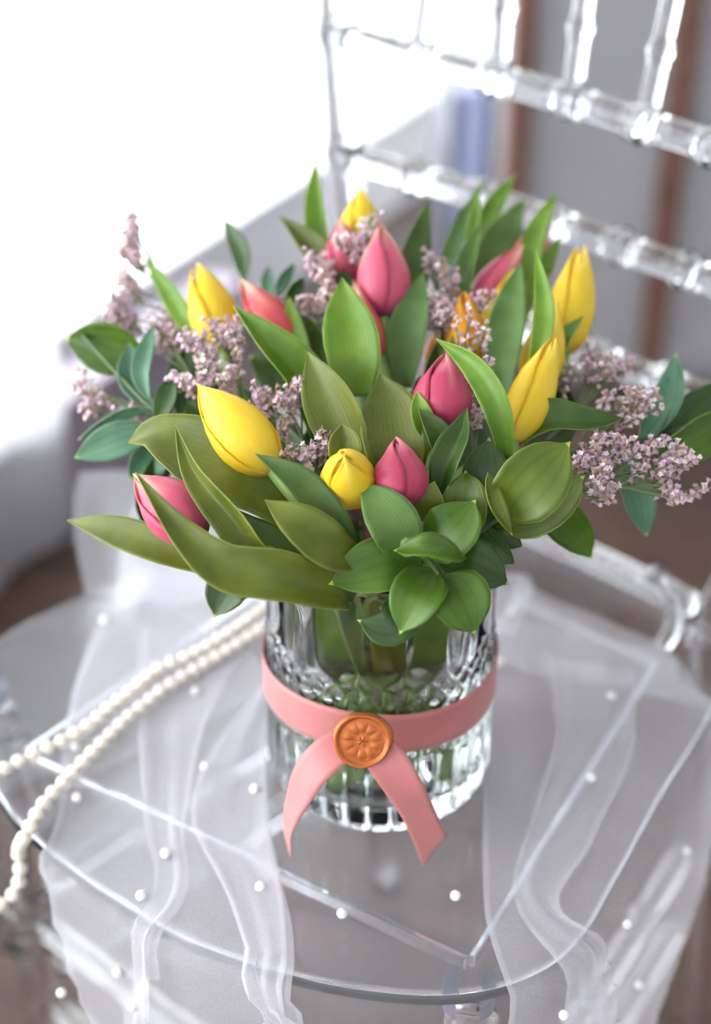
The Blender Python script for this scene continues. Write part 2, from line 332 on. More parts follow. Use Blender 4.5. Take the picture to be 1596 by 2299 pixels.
box('body', (bx0, CABY + 0.12, FLOOR), (xa - 0.03, CABY + 0.5, bt), 'lavender', bd, 0.004); box('edge_strip', (bx0 - 0.012, CABY + 0.116, FLOOR), (bx0 - 0.0005, CABY + 0.5, bt - 0.01), 'charcoal', bd, 0.002)

# ------------------------------------------------------------------ clear chair
A51 = math.radians(51); E1 = np.array([math.cos(A51), math.sin(A51), 0]); E2 = np.array([E1[1], -E1[0], 0]); S0 = -0.055
def ST(s, t, z=0.0): return s * E2 + t * E1 + np.array([0, 0, z])
half = [(0, -.167), (.06, -.163), (.115, -.147), (.155, -.128), (.187, -.104), (.207, -.074), (.213, -.04), (.206, .01), (.194, .08), (.186, .14), (.172, .22), (.163, .248), (.145, .261), (.08, .264), (0, .265)]
full = half + [(-x, y) for x, y in half[-2:0:-1]]
OUT = spline([(x + S0, y) for x, y in full] + [(half[0][0] + S0, half[0][1])], 161)[:-1]
def inset(poly, d):
    T = np.roll(poly, -1, 0) - np.roll(poly, 1, 0); T /= np.linalg.norm(T, axis=1)[:, None]; N = np.stack([-T[:, 1], T[:, 0]], 1); return poly + N * d
def ring_solid(name, profile, mat, parent, closed_profile=True):
    n = len(OUT); V = []
    for d, z in profile: V += [ST(a, b_, z) for a, b_ in inset(OUT, d)]
    f = grid_faces(n, len(profile), True)
    if closed_profile:
        k = len(profile) - 1
        for i in range(n): f.append((k * n + i, k * n + (i + 1) % n, (i + 1) % n, i))
    else: f += [tuple(reversed(range(n))), tuple((len(profile) - 1) * n + i for i in range(n))]
    o = mesh(name, V, f, mat, parent)
    bm = bmesh.new(); bm.from_mesh(o.data); bmesh.ops.recalc_face_normals(bm, faces=bm.faces); bm.to_mesh(o.data); bm.free(); return o
ch = thing('clear_chair', 'clear acrylic chair with turned bamboo-style back rails under the bouquet', 'chair', tuple(ST(S0, 0.05, FLOOR)))
def flatshade(o):
    for p in o.data.polygons:
        if len(p.vertices) > 4: p.use_smooth = False
    return o
flatshade(ring_solid('seat_plate', [(0.004, -0.009), (0.0012, -0.0083), (0.0, -0.006), (0.0, -0.003), (0.0012, -0.0007), (0.004, 0.0)], 'acrylic_plate', ch, False))
SC = [(0.120, -0.080), (0.074, 0.196), (-0.178, 0.200), (-0.172, -0.117)]
for k in range(4):                                                   # straight thin ribs under the plate
    a, b_ = np.array(SC[k]), np.array(SC[(k + 1) % 4]); d = unit(b_ - a); n = np.array([-d[1], d[0]]) * 0.0016; a = a + d * .002; b_ = b_ - d * .002
    V = [ST(*(p + q * n), z) for z in (-0.0095, -0.017) for p, q in ((a, 1), (b_, 1), (b_, -1), (a, -1))]
    mesh('seat_rib', V, [(0, 1, 2, 3), (7, 6, 5, 4), (0, 4, 5, 1), (1, 5, 6, 2), (2, 6, 7, 3), (3, 7, 4, 0)], 'acrylic', ch, smooth=False, bevel=0.0006)
def backT(s, z): return 0.235 + 0.15 * z + 0.018 * max(0.0, 1 - ((s - S0) / 0.22) ** 2)
def BK(s, z): return ST(s, backT(s, z), z)
def pxback(px, py):
    tb = 0.24; n = E1 - np.array([0, 0, 0.15]); r = ray(px, py)
    for _ in range(6):
        k = (tb - CAM @ n) / (r @ n); q = CAM + k * r; s = q @ E2; tb = 0.235 + 0.018 * max(0.0, 1 - ((s - S0) / 0.22) ** 2)
    return s, q[2]
def turned(name, path, r0, rings, parent, ringr=1.35, n=140, hw=0.006, mat='acrylic', seg=20):
    c = spline(path, n); L = np.r_[0, np.cumsum(np.linalg.norm(np.diff(c, axis=0), axis=1))]
    extra = sorted(set([0.0, L[-1]] + [max(0, min(L[-1], g + d)) for g in rings for d in (-hw * 2.0, -hw * 1.7, -hw * 1.2, -hw * .9, -hw * .5, 0, hw * .5, hw * .9, hw * 1.2, hw * 1.7, hw * 2.0)] + list(np.linspace(0, L[-1], 40))))
    cc = np.stack([np.interp(extra, L, c[:, k]) for k in range(3)], 1); rad = []
    for x in extra:
        r = r0
        for g in rings:
            d = abs(x - g) / hw
            if d < 0.75: r = max(r, r0 * (1 + (ringr - 1) * math.sqrt(max(0, 1 - (d / 0.75) ** 2)) + 0.04))
            elif 0.85 < d < 1.65: r = max(r, r0 * (1 + (ringr - 1) * 0.6 * math.sin((d - 0.85) / 0.8 * math.pi)))
        rad.append(r)
    return tube(name, cc, np.array(rad), mat, parent, seg)
def plen(path): c = spline(path, 80); return np.r_[0, np.cumsum(np.linalg.norm(np.diff(c, axis=0), axis=1))], c
def ring_at(path, pxs):
    L, c = plen(path); q = proj(c); return [float(np.interp(x, q[:, 0], L)) for x in pxs]
# back posts: floor to top, splaying out above the seat
ztop = 0.47
for sgn in (-1, 1):
    bs = lambda z: S0 + sgn * (0.145 + (0.19 * z if z > 0 else 0.02 * -z))
    zs = [FLOOR, -0.3, -0.15, 0.0, 0.1, 0.2, 0.3, 0.4, ztop]
    path = [ST(bs(z), 0.235 + (0.15 * z if z > 0 else 0.10 * -z), z) for z in zs]
    L, c = plen(path)
    if sgn < 0: rz = [-0.2, -0.02, 0.155, 0.2435, 0.321, 0.44]
    else: rz = [-0.2, 0.075, 0.135, 0.21, 0.29, 0.42]
    turned('back_post', path, 0.0128, [float(np.interp(z, c[:, 2], L)) for z in rz], ch, 1.2, hw=0.007)
def rail(pxs, r0, rings, zl=None):
    sz = [pxback(*p) for p in pxs]; (s1, z1), (s2, z2) = sz[-2], sz[-1]
    path = [BK(s, z) for s, z in sz]; k = (z2 - z1) / (s2 - s1); path.append(BK(0.07, z2 + k * (0.07 - s2))); e = 0.105; path.append(BK(e, z2 + k * (e - s2)))
    L, c = plen(path); q = proj(c)
    return turned('back_rail', path, r0, [float(np.interp(x, q[:, 0], L)) for x in rings], ch, 1.42, hw=0.0065), path
_, path1 = rail([(772, 82), (800, 90), (960, 136), (1120, 178), (1290, 227), (1450, 280), (1580, 322)], 0.0092, [938, 1112, 1282, 1443, 1600])
_, path2 = rail([(782, 354), (810, 362), (960, 404), (1120, 455), (1290, 515), (1450, 574), (1580, 622)], 0.0092, [930, 1085, 1240, 1392, 1538])
_, path3 = rail([(785, 593), (805, 600), (960, 652), (1120, 713), (1290, 782), (1450, 842), (1580, 890)], 0.0092, [900, 1050, 1195, 1340, 1485])
top_path = [BK(S0 - 0.225, ztop), BK(S0 - 0.1, ztop - .006), BK(S0 + 0.02, ztop - 0.012), BK(S0 + 0.13, ztop - 0.02), BK(S0 + 0.225, ztop - 0.03)]
turned('crest_rail', top_path, 0.0125, [0.1, 0.22, 0.34], ch, 1.25, hw=0.007)
L1, c1 = plen(path1); q1 = proj(c1)
for x, xt in ((943, 962), (1118, 1134), (1282, 1312), (1450, 1508)):
    a = np.array([np.interp(x, q1[:, 0], c1[:, k]) for k in range(3)]); s, z = pxback(xt, 0 if xt != 1508 else 0)
    sa = a @ E2; za = a[2] + 0.009; g = (s - sa) / max(z - za, 1e-3); zt = ztop - 0.022
    path = [BK(sa + g * (zz - za), zz) for zz in np.linspace(za, zt, 6)]
    turned('spindle', path, 0.0066, [0.034 if x > 1000 else 0.05, 0.1], ch, 1.3, n=60, hw=0.0045, seg=16)
# front legs, stretchers
FRl, FLl = (0.128, -0.088), (-0.238, -0.088)
for (s, t) in (FRl, FLl):
    path = [ST(s, t, -0.0335), ST(s, t, -0.2), ST(s + (0.004 if s > 0 else -.004), t - 0.004, FLOOR)]
    lg = turned('front_leg', path, 0.0135, [0.03, 0.165, 0.2, 0.34], ch, 1.25, hw=0.006)
    for sg in (-1, 1):                                               # two-lobed grey cap seen through the seat corner
        a = np.linspace(math.radians(22), math.radians(158), 14); d = unit(E1 * 0.55 + E2 * 0.85); d2 = np.cross([0, 0, 1.0], d)
        lob = [ST(s, t - 0.004) + d * sg * 0.0015 + d * sg * 0.0115 * math.sin(x) + d2 * 0.0115 * math.cos(x) for x in a]
        n = len(lob); V = [p + np.array([0, 0, -0.0100]) for p in lob] + [p + np.array([0, 0, -0.020]) for p in lob]
        f = [tuple(range(n)), tuple(reversed(range(n, 2 * n)))] + [(i, n + i, n + (i + 1) % n, (i + 1) % n) for i in range(n)]
        mesh('leg_cap', V, f, 'dark_cap', ch, smooth=False)
def stretcher(a, b_, z, r=0.0085):
    p = [ST(*a, z), ST(*b_, z)]; L = np.linalg.norm(p[1] - p[0]); turned('stretcher', p, r, [L * .25, L * .5, L * .75], ch, 1.3, hw=0.0055)
stretcher((-0.225, -0.09), (0.115, -0.09), -0.205); stretcher((-0.225, -0.09), (0.115, -0.09), -0.29)
stretcher((-0.236, -0.074), (-0.203, 0.238), -0.19); stretcher((0.127, -0.074), (0.094, 0.238), -0.19)
stretcher((-0.236, -0.074), (-0.203, 0.246), -0.27); stretcher((0.127, -0.074), (0.094, 0.246), -0.27)
# scrolled brackets between seat corner and back posts
for s, dr in ((S0 + 0.128, -1), (S0 - 0.128, 1)):
    path = [ST(s, 0.20, 0.002), ST(s, 0.212, 0.012), ST(s + dr * 0.004, 0.215, 0.028), ST(s + dr * 0.013, 0.213, 0.040), ST(s + dr * 0.016, 0.208, 0.050)]
    tube('scroll_bracket', spline(path, 24), np.r_[np.full(20, 0.0055), 0.0065, 0.0075, 0.0065, 0.003], 'acrylic', ch, 14)
# rear seat rail (double bar seen behind the bouquet)
turned('rear_seat_rail', [ST(S0 - 0.13, 0.243, 0.010), ST(S0, 0.254, 0.010), ST(S0 + 0.13, 0.243, 0.010)], 0.0095, [], ch)

# ------------------------------------------------------------------ tulle runner with sewn pearls
poly_next = np.roll(OUT, -1, 0)
def inside(s, t):
    x0, y0 = OUT[:, 0], OUT[:, 1]; x1, y1 = poly_next[:, 0], poly_next[:, 1]
    c = ((y0 > t) != (y1 > t)); xi = (x1 - x0) * (t - y0) / np.where(y1 == y0, 1e-9, y1 - y0) + x0; return bool(np.sum(c & (s < xi)) % 2)
TT = poly_next - np.roll(OUT, 1, 0); TT /= np.linalg.norm(TT, axis=1)[:, None]; NO = np.stack([TT[:, 1], -TT[:, 0]], 1)
def drape(s, t, h):
    """lay the point (s, t) of the flat cloth on the seat; what reaches past its edge hangs down"""
    if inside(s, t): return ST(s, t, h)
    d = OUT - np.array([s, t]); k = int(np.argmin((d ** 2).sum(1))); q = OUT[k]; e = math.hypot(*d[k])
    b_ = min(e, 0.006); q = np.array([s, t]) - (np.array([s, t]) - q) * (1 - (b_ + 0.05 * max(0, e - .006)) / max(e, 1e-6)) if e > 1e-6 else q
    n = NO[k]; return ST(q[0] + n[0] * h, q[1] + n[1] * h, h * max(0, 1 - e / .01) - max(0.0, e - 0.003))
_ee = np.arange(0.004, 0.5, 0.006); _tab = []; _st = []
for k in range(len(OUT)):
    if OUT[k][1] > 0.2 or OUT[k][0] < -0.19: continue
    for e in _ee: st = OUT[k] + NO[k] * e; _st.append(st); _tab.append(ST(OUT[k][0] + NO[k][0] * .05 * e, OUT[k][1] + NO[k][1] * .05 * e, 0.003 - e))
_tab = proj(np.array(_tab)); _st = np.array(_st)
def cloth_st(px, py):
    q = onz(px, py, 0.003); s, t = q @ E2, q @ E1
    if inside(s, t) or t > 0.2 : return (s, t)
    return tuple(_st[int(np.argmin(((_tab - np.array([px, py])) ** 2).sum(1)))])
tul = thing('tulle_runner', 'sheer white tulle with sewn pearls draped over the clear seat', 'fabric', tuple(ST(S0, 0, 0.002)))
def fold(left, right, h, mat, nu=26, nv=70, amp=0.0012, seed=0, hem=True, nm='fold'):
    A = spline([cloth_st(*p) for p in left], nv); B = spline([cloth_st(*p) for p in right], nv); r = np.random.default_rng(seed); ph = r.uniform(0, 6, 6); V = []
    for j in range(nv):
        for i in range(nu):
            u = i / (nu - 1); s, t = A[j] * (1 - u) + B[j] * u
            w_ = amp * (1 + math.sin(u * 7 + ph[0] + j * 0.05) + 0.5 * math.sin(u * 13 + ph[1] - j * 0.07) + 0.6 * math.sin(j * 0.13 + ph[2] + u * 4))
            V.append(drape(s, t, h + max(0.0, w_)))
    o = mesh(nm, V, grid_faces(nu, nv), mat, tul)
    if hem:
        for side in (0, nu - 1):
            V2 = []
            for j in range(nv):
                a = np.array(V[j * nu + side]); b_ = np.array(V[j * nu + (1 if side == 0 else nu - 2)]); d = unit(b_ - a)
                V2 += [a + np.array([0, 0, .0004]), a + d * 0.0016 + np.array([0, 0, .0006]), a + d * 0.0032 + np.array([0, 0, .0004])]
            mesh('hem', V2, grid_faces(3, nv), 'tulle_hem', o)
    return o
fold([(560, 1330), (470, 1500), (420, 1700), (400, 1850), (400, 2050), (430, 2290), (445, 2480)], [(1120, 1330), (1180, 1500), (1200, 1700), (1180, 1950), (1190, 2150), (1200, 2330), (1180, 2480)], 0.0010, 'tulle_thin', amp=0.0004, seed=1, hem=False)
fold([(262, 1322), (200, 1450), (140, 1680), (130, 1830), (150, 1990), (175, 2150), (250, 2320), (265, 2480)], [(560, 1320), (590, 1450), (600, 1600), (600, 1800), (625, 1950), (660, 2120), (690, 2330), (705, 2480)], 0.0030, 'tulle', seed=2)
fold([(320, 1420), (310, 1620), (325, 1850), (325, 2050), (310, 2320), (325, 2480)], [(585, 1420), (470, 1620), (420, 1850), (405, 2050), (360, 2320), (375, 2480)], 0.0050, 'tulle', seed=3)
fold([(590, 1540), (480, 1700), (430, 1850), (520, 2050), (640, 2320), (655, 2480)], [(598, 1640), (600, 1800), (610, 1920), (640, 2080), (690, 2330), (705, 2480)], 0.0060, 'tulle', seed=4)
fold([(262, 1345), (165, 1560), (140, 1780)], [(330, 1310), (560, 1480), (595, 1570)], 0.0045, 'tulle', seed=14, nu=40)
fold([(1115, 1385), (1092, 1500), (1086, 1730), (1084, 2000), (1105, 2130), (1120, 2330), (1100, 2480)], [(1490, 1462), (1560, 1560), (1605, 1650), (1590, 1760), (1540, 1950), (1420, 2320), (1400, 2480)], 0.0030, 'tulle', nu=40, seed=5)
fold([(1185, 1325), (1130, 1390), (1105, 1440), (1100, 1500)], [(1490, 1458), (1530, 1500), (1570, 1560), (1600, 1640)], 0.0050, 'tulle', nu=40, nv=24, seed=6)
fold([(1220, 1480), (1250, 1640), (1190, 1850), (1160, 2050), (1210, 2330), (1190, 2480)], [(1420, 1520), (1420, 1700), (1330, 1900), (1280, 2080), (1330, 2330), (1310, 2480)], 0.0055, 'tulle', seed=7)
def billow(A, B, amp, seed, mat='tulle', nu=50, nv=30, down=None):
    a = spline([P(*p) for p in A], nv); b_ = spline([P(*p) for p in B], nv); r = np.random.default_rng(seed); ph = r.uniform(0, 6, 4); V = []
    for j in range(nv):
        for i in range(nu):
            u = i / (nu - 1); e = math.sin(math.pi * min(1, j / 8) / 2)
            V.append(a[j] * (1 - u) + b_[j] * u + (FWD * .6 - UP * .5) * amp * e * (math.sin(u * 9 + ph[0] + j * .06) + .4 * math.sin(u * 17 + ph[1] - j * .08) + .5 * math.sin(j * .2 + ph[2] + u * 3)))
    return mesh('fold', V, grid_faces(nu, nv), mat, tul)
billow([(180, 1060, .985), (165, 1180, .955), (190, 1330, .92)], [(560, 1040, .965), (590, 1180, .938), (592, 1345, .915)], .006, 31)
billow([(300, 1120, .958), (270, 1220, .94), (255, 1360, .915)], [(570, 1150, .945), (588, 1240, .93), (580, 1340, .91)], .005, 32)
billow([(1060, 1280, .93), (1080, 1330, .915), (1095, 1420, .895)], [(1185, 1290, .93), (1196, 1330, .92), (1150, 1420, .90)], .004, 33, nu=26)
def bead_mesh(r, mat, name='pearl'):
    me = bpy.data.meshes.new(name); bm = bmesh.new(); bmesh.ops.create_uvsphere(bm, u_segments=14, v_segments=9, radius=r); bm.to_mesh(me); bm.free()
    me.materials.append(M[mat]); me.polygons.foreach_set('use_smooth', np.ones(len(me.polygons), bool)); return me
pm = bead_mesh(0.0027, 'pearl_white')
def abs_place(o, parent, loc): o.parent = parent; o.location = np.asarray(loc) - np.array(parent.location)
for (x, y) in [(1022, 2025), (768, 2065), (573, 1785), (373, 1930), (318, 2025), (293, 2145), (345, 2227), (628, 2265), (585, 2005), (175, 1805), (170, 1690), (235, 1405), (1148, 1385), (1120, 1500), (1370, 1578), (1325, 1760), (1570, 1762), (1487, 1890), (1352, 2063), (1235, 2232), (440, 1565), (462, 1735), (176, 2205), (1385, 2190)]:
    s, t = cloth_st(x, y); o = bpy.data.objects.new('pearl', pm); COL.objects.link(o); abs_place(o, tul, drape(s, t, 0.0075))

# ------------------------------------------------------------------ pearl necklace
neck = thing('pearl_necklace', 'long ivory pearl necklace trailing over the seat and off its edge', 'necklace', tuple(onz(300, 1620, 0.004)))
nm_ = bead_mesh(0.0042, 'pearl')
hz = 0.0108
def strand(pts):
    c = spline(pts, 400); L = np.r_[0, np.cumsum(np.linalg.norm(np.diff(c, axis=0), axis=1))]; n = int(L[-1] / 0.0092)
    for k in range(n + 1):
        x = k * 0.0092; o = bpy.data.objects.new('bead', nm_); COL.objects.link(o); abs_place(o, neck, [np.interp(x, L, c[:, i]) for i in range(3)])
    tube('thread', c[::6], 0.0007, 'thread', neck, 6)
tail_end = [P(43, 1910, .79), P(46, 1960, .795), P(36, 1998, .80), P(12, 2025, .80), P(-30, 2040, .80), P(-70, 2010, .80), P(-90, 1950, .80)]
loopA = [onz(x, y, hz) for x, y in ((-120, 1800), (-60, 1768), (0, 1733), (24, 1719), (80, 1692), (143, 1662), (200, 1628), (249, 1587), (300, 1548), (356, 1504), (415, 1478), (471, 1449), (525, 1415), (579, 1377), (605, 1355))]
loopB = tail_end[::-1] + [onz(52, 1885, 0.006), onz(64, 1862, hz)] + [onz(x, y, hz) for x, y in ((100, 1803), (158, 1742), (201, 1697), (246, 1652), (292, 1607), (330, 1578), (368, 1547), (445, 1500), (510, 1462), (575, 1422), (610, 1402))]
strand(loopA); strand(loopB)

# ------------------------------------------------------------------ cut-glass vase
VZ = 0.0045; VH = 0.155
def vase():
    v = thing('glass_vase', 'clear cut-glass vase with fluted sides holding the bouquet', 'vase', (0, 0, VZ))
    nu = 384; NF = 32; prof = []
    def outer(th, z):
        r = np.interp(z, [0, .004, .012, .05, .1, .155], [.0585, .0608, .0622, .0618, .0612, .0612])
        c = np.abs(np.cos(th * NF / 2))                                # rounded flutes
        fl_ = (np.sqrt(np.clip(1 - (1 - c) ** 2, 0, 1)) - 0.7)
        if z < 0.050: k = 0.0026 * np.clip((z + .010) / .012, .7, 1); return r + k * fl_
        if z < 0.058: return r + 0.0011 * np.abs(np.cos(th * NF)) * math.sin((z - .050) / .008 * math.pi)          # row of beads
        if z < 0.070: return r - 0.0004 + 0 * th
        if z < 0.098:                                                 # diamond lattice
            a = th * NF; b_ = (z - .070) / .007 * math.pi
            return r + 0.0013 * np.abs(np.sin((a + b_) / 2)) * np.abs(np.sin((a - b_) / 2)) - .0004
        if z > 0.152: return r - 0.0008 + 0 * th
        k = min(1, (z - .098) / .004) * min(1, (.152 - z) / .004 + .3); return r - 0.0022 * k * (1 - np.abs(np.cos(th * NF / 4)) ** 1.5)    # wide panels
    zs = np.r_[0, .0008, .002, np.linspace(.004, .048, 12), np.linspace(.049, .059, 11), np.linspace(.062, .068, 3), np.linspace(.070, .098, 33), np.linspace(.100, .1515, 16), .1525, .154, .155]
    th = np.linspace(0, 2 * np.pi, nu, endpoint=False); V = []
    for z in zs:
        r = outer(th, z); V.append(np.stack([r * np.cos(th), r * np.sin(th), np.full(nu, z + VZ)], 1))
    for r0, z in [(.0598, .1553), (.0585, .155), (.0578, .153), (.0574, .13), (.0572, .08), (.0568, .03), (.055, .016), (.048, .0115), (.03, .0105), (.001, .0102)]:
        V.append(np.stack([r0 * np.cos(th), r0 * np.sin(th), np.full(nu, z + VZ)], 1))
    n = len(V); V = np.vstack(V); f = grid_faces(nu, n, True)
    f += [tuple(reversed(range(nu))), tuple((n - 1) * nu + i for i in range(nu))]
    o = mesh('body', V, f, 'glass', v); flatshade(o)
    return v
vase()
def water():
    nu = 96; th = np.linspace(0, 2 * np.pi, nu, endpoint=False); V = []
    for r0, z in [(.0302, .0104), (.0482, .0114), (.0552, .0159), (.0570, .03), (.0574, .08), (.0574, .0885), (.0568, .0880), (.054, .0875), (.002, .0875)]:
        V.append(np.stack([r0 * np.cos(th), r0 * np.sin(th), np.full(nu, z + VZ)], 1))
    n = len(V); f = grid_faces(nu, n, True) + [tuple(reversed(range(nu))), tuple((n - 1) * nu + i for i in range(nu))]
    o = mesh('vase_water', np.vstack(V), f, 'water'); tag(o, 'clear water around the stems inside the glass vase', 'water')
water()
# ------------------------------------------------------------------ ribbon and wax seal
rb = thing('ribbon', 'dusty pink ribbon tied around the vase with a copper wax seal', 'ribbon', (0, -0.0645, VZ + 0.075))
def strip(name, c, wdir, width, mat, parent, thick=0.0006, nu=7):
    n = len(c); V = []; W = np.broadcast_to(width, (n,))
    for j in range(n):
        for i in range(nu): V.append(c[j] + wdir[j] * W[j] * (i / (nu - 1) - 0.5))
    return mesh(name, V, grid_faces(nu, n), mat, parent, solid=thick)
th = np.linspace(math.radians(-92), math.radians(268), 180)
c = np.stack([.0636 * np.cos(th), .0636 * np.sin(th), VZ + .0700 + .0012 * np.sin(th * 3 + 1)], 1); strip('band', c, np.tile(np.array([0, 0, 1.0]), (len(c), 1)), 0.0245, 'ribbon', rb)
def tail(pts, widths, rolls):
    c = spline([P(*p) for p in pts], 40); T = tangents(c); W = []; wd = np.interp(np.linspace(0, 1, 40), np.linspace(0, 1, len(widths)), widths)
    rl = np.interp(np.linspace(0, 1, 40), np.linspace(0, 1, len(rolls)), rolls)
    for j in range(40):
        v = unit(c[j] - CAM); a = unit(np.cross(T[j], v)); b_ = np.cross(T[j], a); r = math.radians(rl[j]); W.append(a * math.cos(r) + b_ * math.sin(r))
    return c, np.array(W), wd
c, W, wd = tail([(805, 1655, .690), (755, 1680, .686), (700, 1730, .688), (662, 1800, .700), (645, 1860, .715), (650, 1915, .735)], [.016, .0185, .018, .015, .011, .005], [10, 15, 35, 55, 72, 80]); strip('tail', c, W, wd, 'ribbon', rb)
c, W, wd = tail([(820, 1655, .689), (865, 1705, .684), (910, 1775, .688), (945, 1840, .702), (965, 1885, .713), (974, 1912, .722)], [.017, .0195, .0185, .0165, .0165, .0165], [-5, 8, 18, 15, 5, 0])
V = []; nu = 9; SGN = -1 if (W[-1] @ RT) > 0 else 1
for j in range(40):
    for i in range(nu):
        u = i / (nu - 1) - .5; shift = max(0, (j - 34) / 5) * (-.011 * (u + .5) ) if True else 0
        V.append(c[j] + W[j] * wd[j] * u + unit(c[-1] - c[-6]) * (0.022 * u * SGN * max(0, (j - 30) / 9)))
mesh('tail', V, grid_faces(nu, 40), 'ribbon', rb, solid=0.0006)
def seal():
    ctr = P(814, 1659, .6835); nrm = unit(np.array([-0.06, -0.86, 0.34])); ex = unit(np.cross(np.array([0, 0, 1.0]), nrm)) ; ey = np.cross(nrm, ex)
    nr, na = 26, 96; V = []
    for j in range(nr):
        q = j / (nr - 1)
        for i in range(na):
            a = 2 * math.pi * i / na; R = 0.0143 * (1 + 0.035 * math.sin(a * 2 + 1) + 0.03 * math.sin(a * 3 + .4) + .012 * math.sin(a * 7)); r = q * R
            h = 0.0034
            rho = r / 0.0143
            if rho > 0.80: h += 0.0008 * math.sin(min(1, (rho - .80) / .2) * math.pi)
            elif rho > 0.70: h -= 0.0007 * math.sin((rho - .70) / .10 * math.pi) 
            else:                                                     # pressed wreath of little blossoms
                h -= 0.0004; h += 0.0007 * max(0, math.cos((rho - .47) / .2 * math.pi / 2)) * (abs(math.sin(a * 5)) ** .6) if abs(rho - .47) < .2 else 0
                h += 0.0006 * max(0, 1 - (rho / .2) ** 2) * (0.6 + 0.4 * math.cos(a * 5))
            if q > 0.93: h *= math.sqrt(max(0, 1 - ((q - .93) / .07) ** 2))
            V.append(ctr + ex * r * math.cos(a) + ey * r * math.sin(a) + nrm * h)
    f = grid_faces(na, nr, True); f.append(tuple((nr - 1) * na + i for i in range(na)))
    o = mesh('wax_seal', V, f, 'wax', rb); o['label'] = 'round copper wax seal stamped with a blossom wreath'
seal()
# ------------------------------------------------------------------ bouquet builders
W_TULIP = ([0, .12, .28, .44, .58, .70, .80, .88, .94, .975, 1], [.45, .70, .94, 1, .92, .74, .52, .32, .16, .07, .015])
W_LONG = ([0, .15, .32, .45, .58, .70, .82, .92, 1], [.55, .85, 1, .96, .80, .56, .33, .15, .015])
W_RUSC = ([0, .05, .14, .28, .45, .6, .74, .85, .91, .95, 1], [.05, .22, .60, .90, 1, .95, .76, .48, .24, .10, .015])
W_LANCE = ([0, .06, .2, .38, .52, .66, .8, .9, .96, 1], [.08, .28, .72, .98, 1, .9, .62, .34, .14, .02])
def leaf(parent, pts, wpx, roll=0.0, cup=0.25, mat='leaf_fresh', shape=W_TULIP, wave=0.0, name='leaf', twist=0.0, fold_=0.0):
    """pts: base to tip as (px, py, depth); wpx: widest width in photo pixels; roll: turn about the leaf's own axis"""
    nv, nu = 30, 11
    c = spline([P(*p) for p in pts], nv); T = tangents(c); wm = wpx * np.mean([p[2] for p in pts]) / F
    V = []; uv = []
    for j in range(nv):
        v = j / (nv - 1); wd = wm * np.interp(v, *shape); view = unit(CAM - c[j])
        a = unit(np.cross(T[j], view)); n = np.cross(a, T[j]); r = math.radians(roll + twist * (v - .5)); a2 = a * math.cos(r) + n * math.sin(r); n2 = n * math.cos(r) - a * math.sin(r)
        for i in range(nu):
            u = i / (nu - 1) - .5; x = abs(2 * u)
            h = cup * wd * 0.5 * (x ** 1.7) + fold_ * wd * 0.5 * x + wave * wd * x * math.sin(v * 9 + (u > 0) * 1.7)
            sq = math.sqrt(max(0.2, 1 - (cup * 0.55) ** 2))
            V.append(c[j] + a2 * u * wd * sq + n2 * h); uv.append((u + .5, v))
    return mesh(name, V, grid_faces(nu, nv), mat, parent, uv=uv, solid=0.0005)
PR_V = [0, .05, .12, .22, .36, .5, .64, .78, .88, .95, 1]
PR_R = [.14, .42, .68, .89, 1, .97, .83, .58, .36, .19, .03]
HA_V = [0, .2, .45, .62, .76, .87, .94, .98, 1]; HA_A = [66, 74, 74, 68, 58, 45, 32, 18, 3]
def petal(parent, B, ax, ex, ey, L, R, phi, mat, inner, openn, twist, rs, lean=0.0, tipcut=0.0, span=1.0, point=1.0):
    nu, nv = 13, 24; V = []; uv = []
    for j in range(nv):
        v = j / (nv - 1); rad = np.interp(v, PR_V, PR_R); rad = rad + openn * max(0, v - .35) ** 1.5
        ha = math.radians(np.interp(v ** point, HA_V, HA_A)) * span
        # keep the width of the blade when it opens
        if openn > 0: ha = ha * (np.interp(v, PR_V, PR_R) + .12) / (rad + .12)
        for i in range(nu):
            u = 2 * i / (nu - 1) - 1; f = phi + u * ha + twist * v
            rr = R * rad * ((0.90 if inner else 1.0) + 0.05 * (1 - u * u) * (1 - v) + 0.055 * u - 0.035 * math.exp(-(u / .14) ** 2) * (v < .93)) + lean * R * v * v
            z = L * (v * (1.0 - (0.03 if inner else 0)) + 0.03 * v * math.sin(u * 3 + phi) * (v > .7) - tipcut * (v > .9) * (v - .9))
            V.append(B + ax * z + (ex * math.cos(f) + ey * math.sin(f)) * rr); uv.append(((u + 1) / 2, v))
    return mesh('petal', V, grid_faces(nu, nv), mat, parent, uv=uv, solid=0.0006)
MOUTH = np.array([0, 0, VZ + VH])
def stem_path(B, d0, k):
    """flower base down through the vase mouth to the bottom of the vase"""
    m = np.array([B[0] * .30, B[1] * .30, MOUTH[2] - 0.002]); l = math.hypot(m[0], m[1])
    if l > 0.040: m[:2] *= 0.040 / l
    a = k * 2.399; bot = np.array([-m[0] * .9 + .012 * math.cos(a), -m[1] * .9 + .012 * math.sin(a), VZ + .0155]); l = math.hypot(bot[0], bot[1])
    if l > 0.043: bot[:2] *= 0.043 / l
    mid = m * .5 + bot * .5
    return spline([B + d0 * 0.004, B - d0 * 0.02, (B - d0 * .03) * .45 + m * .55 + np.array([0, 0, .012]), m, mid, bot], 40), bot
NT = [0]
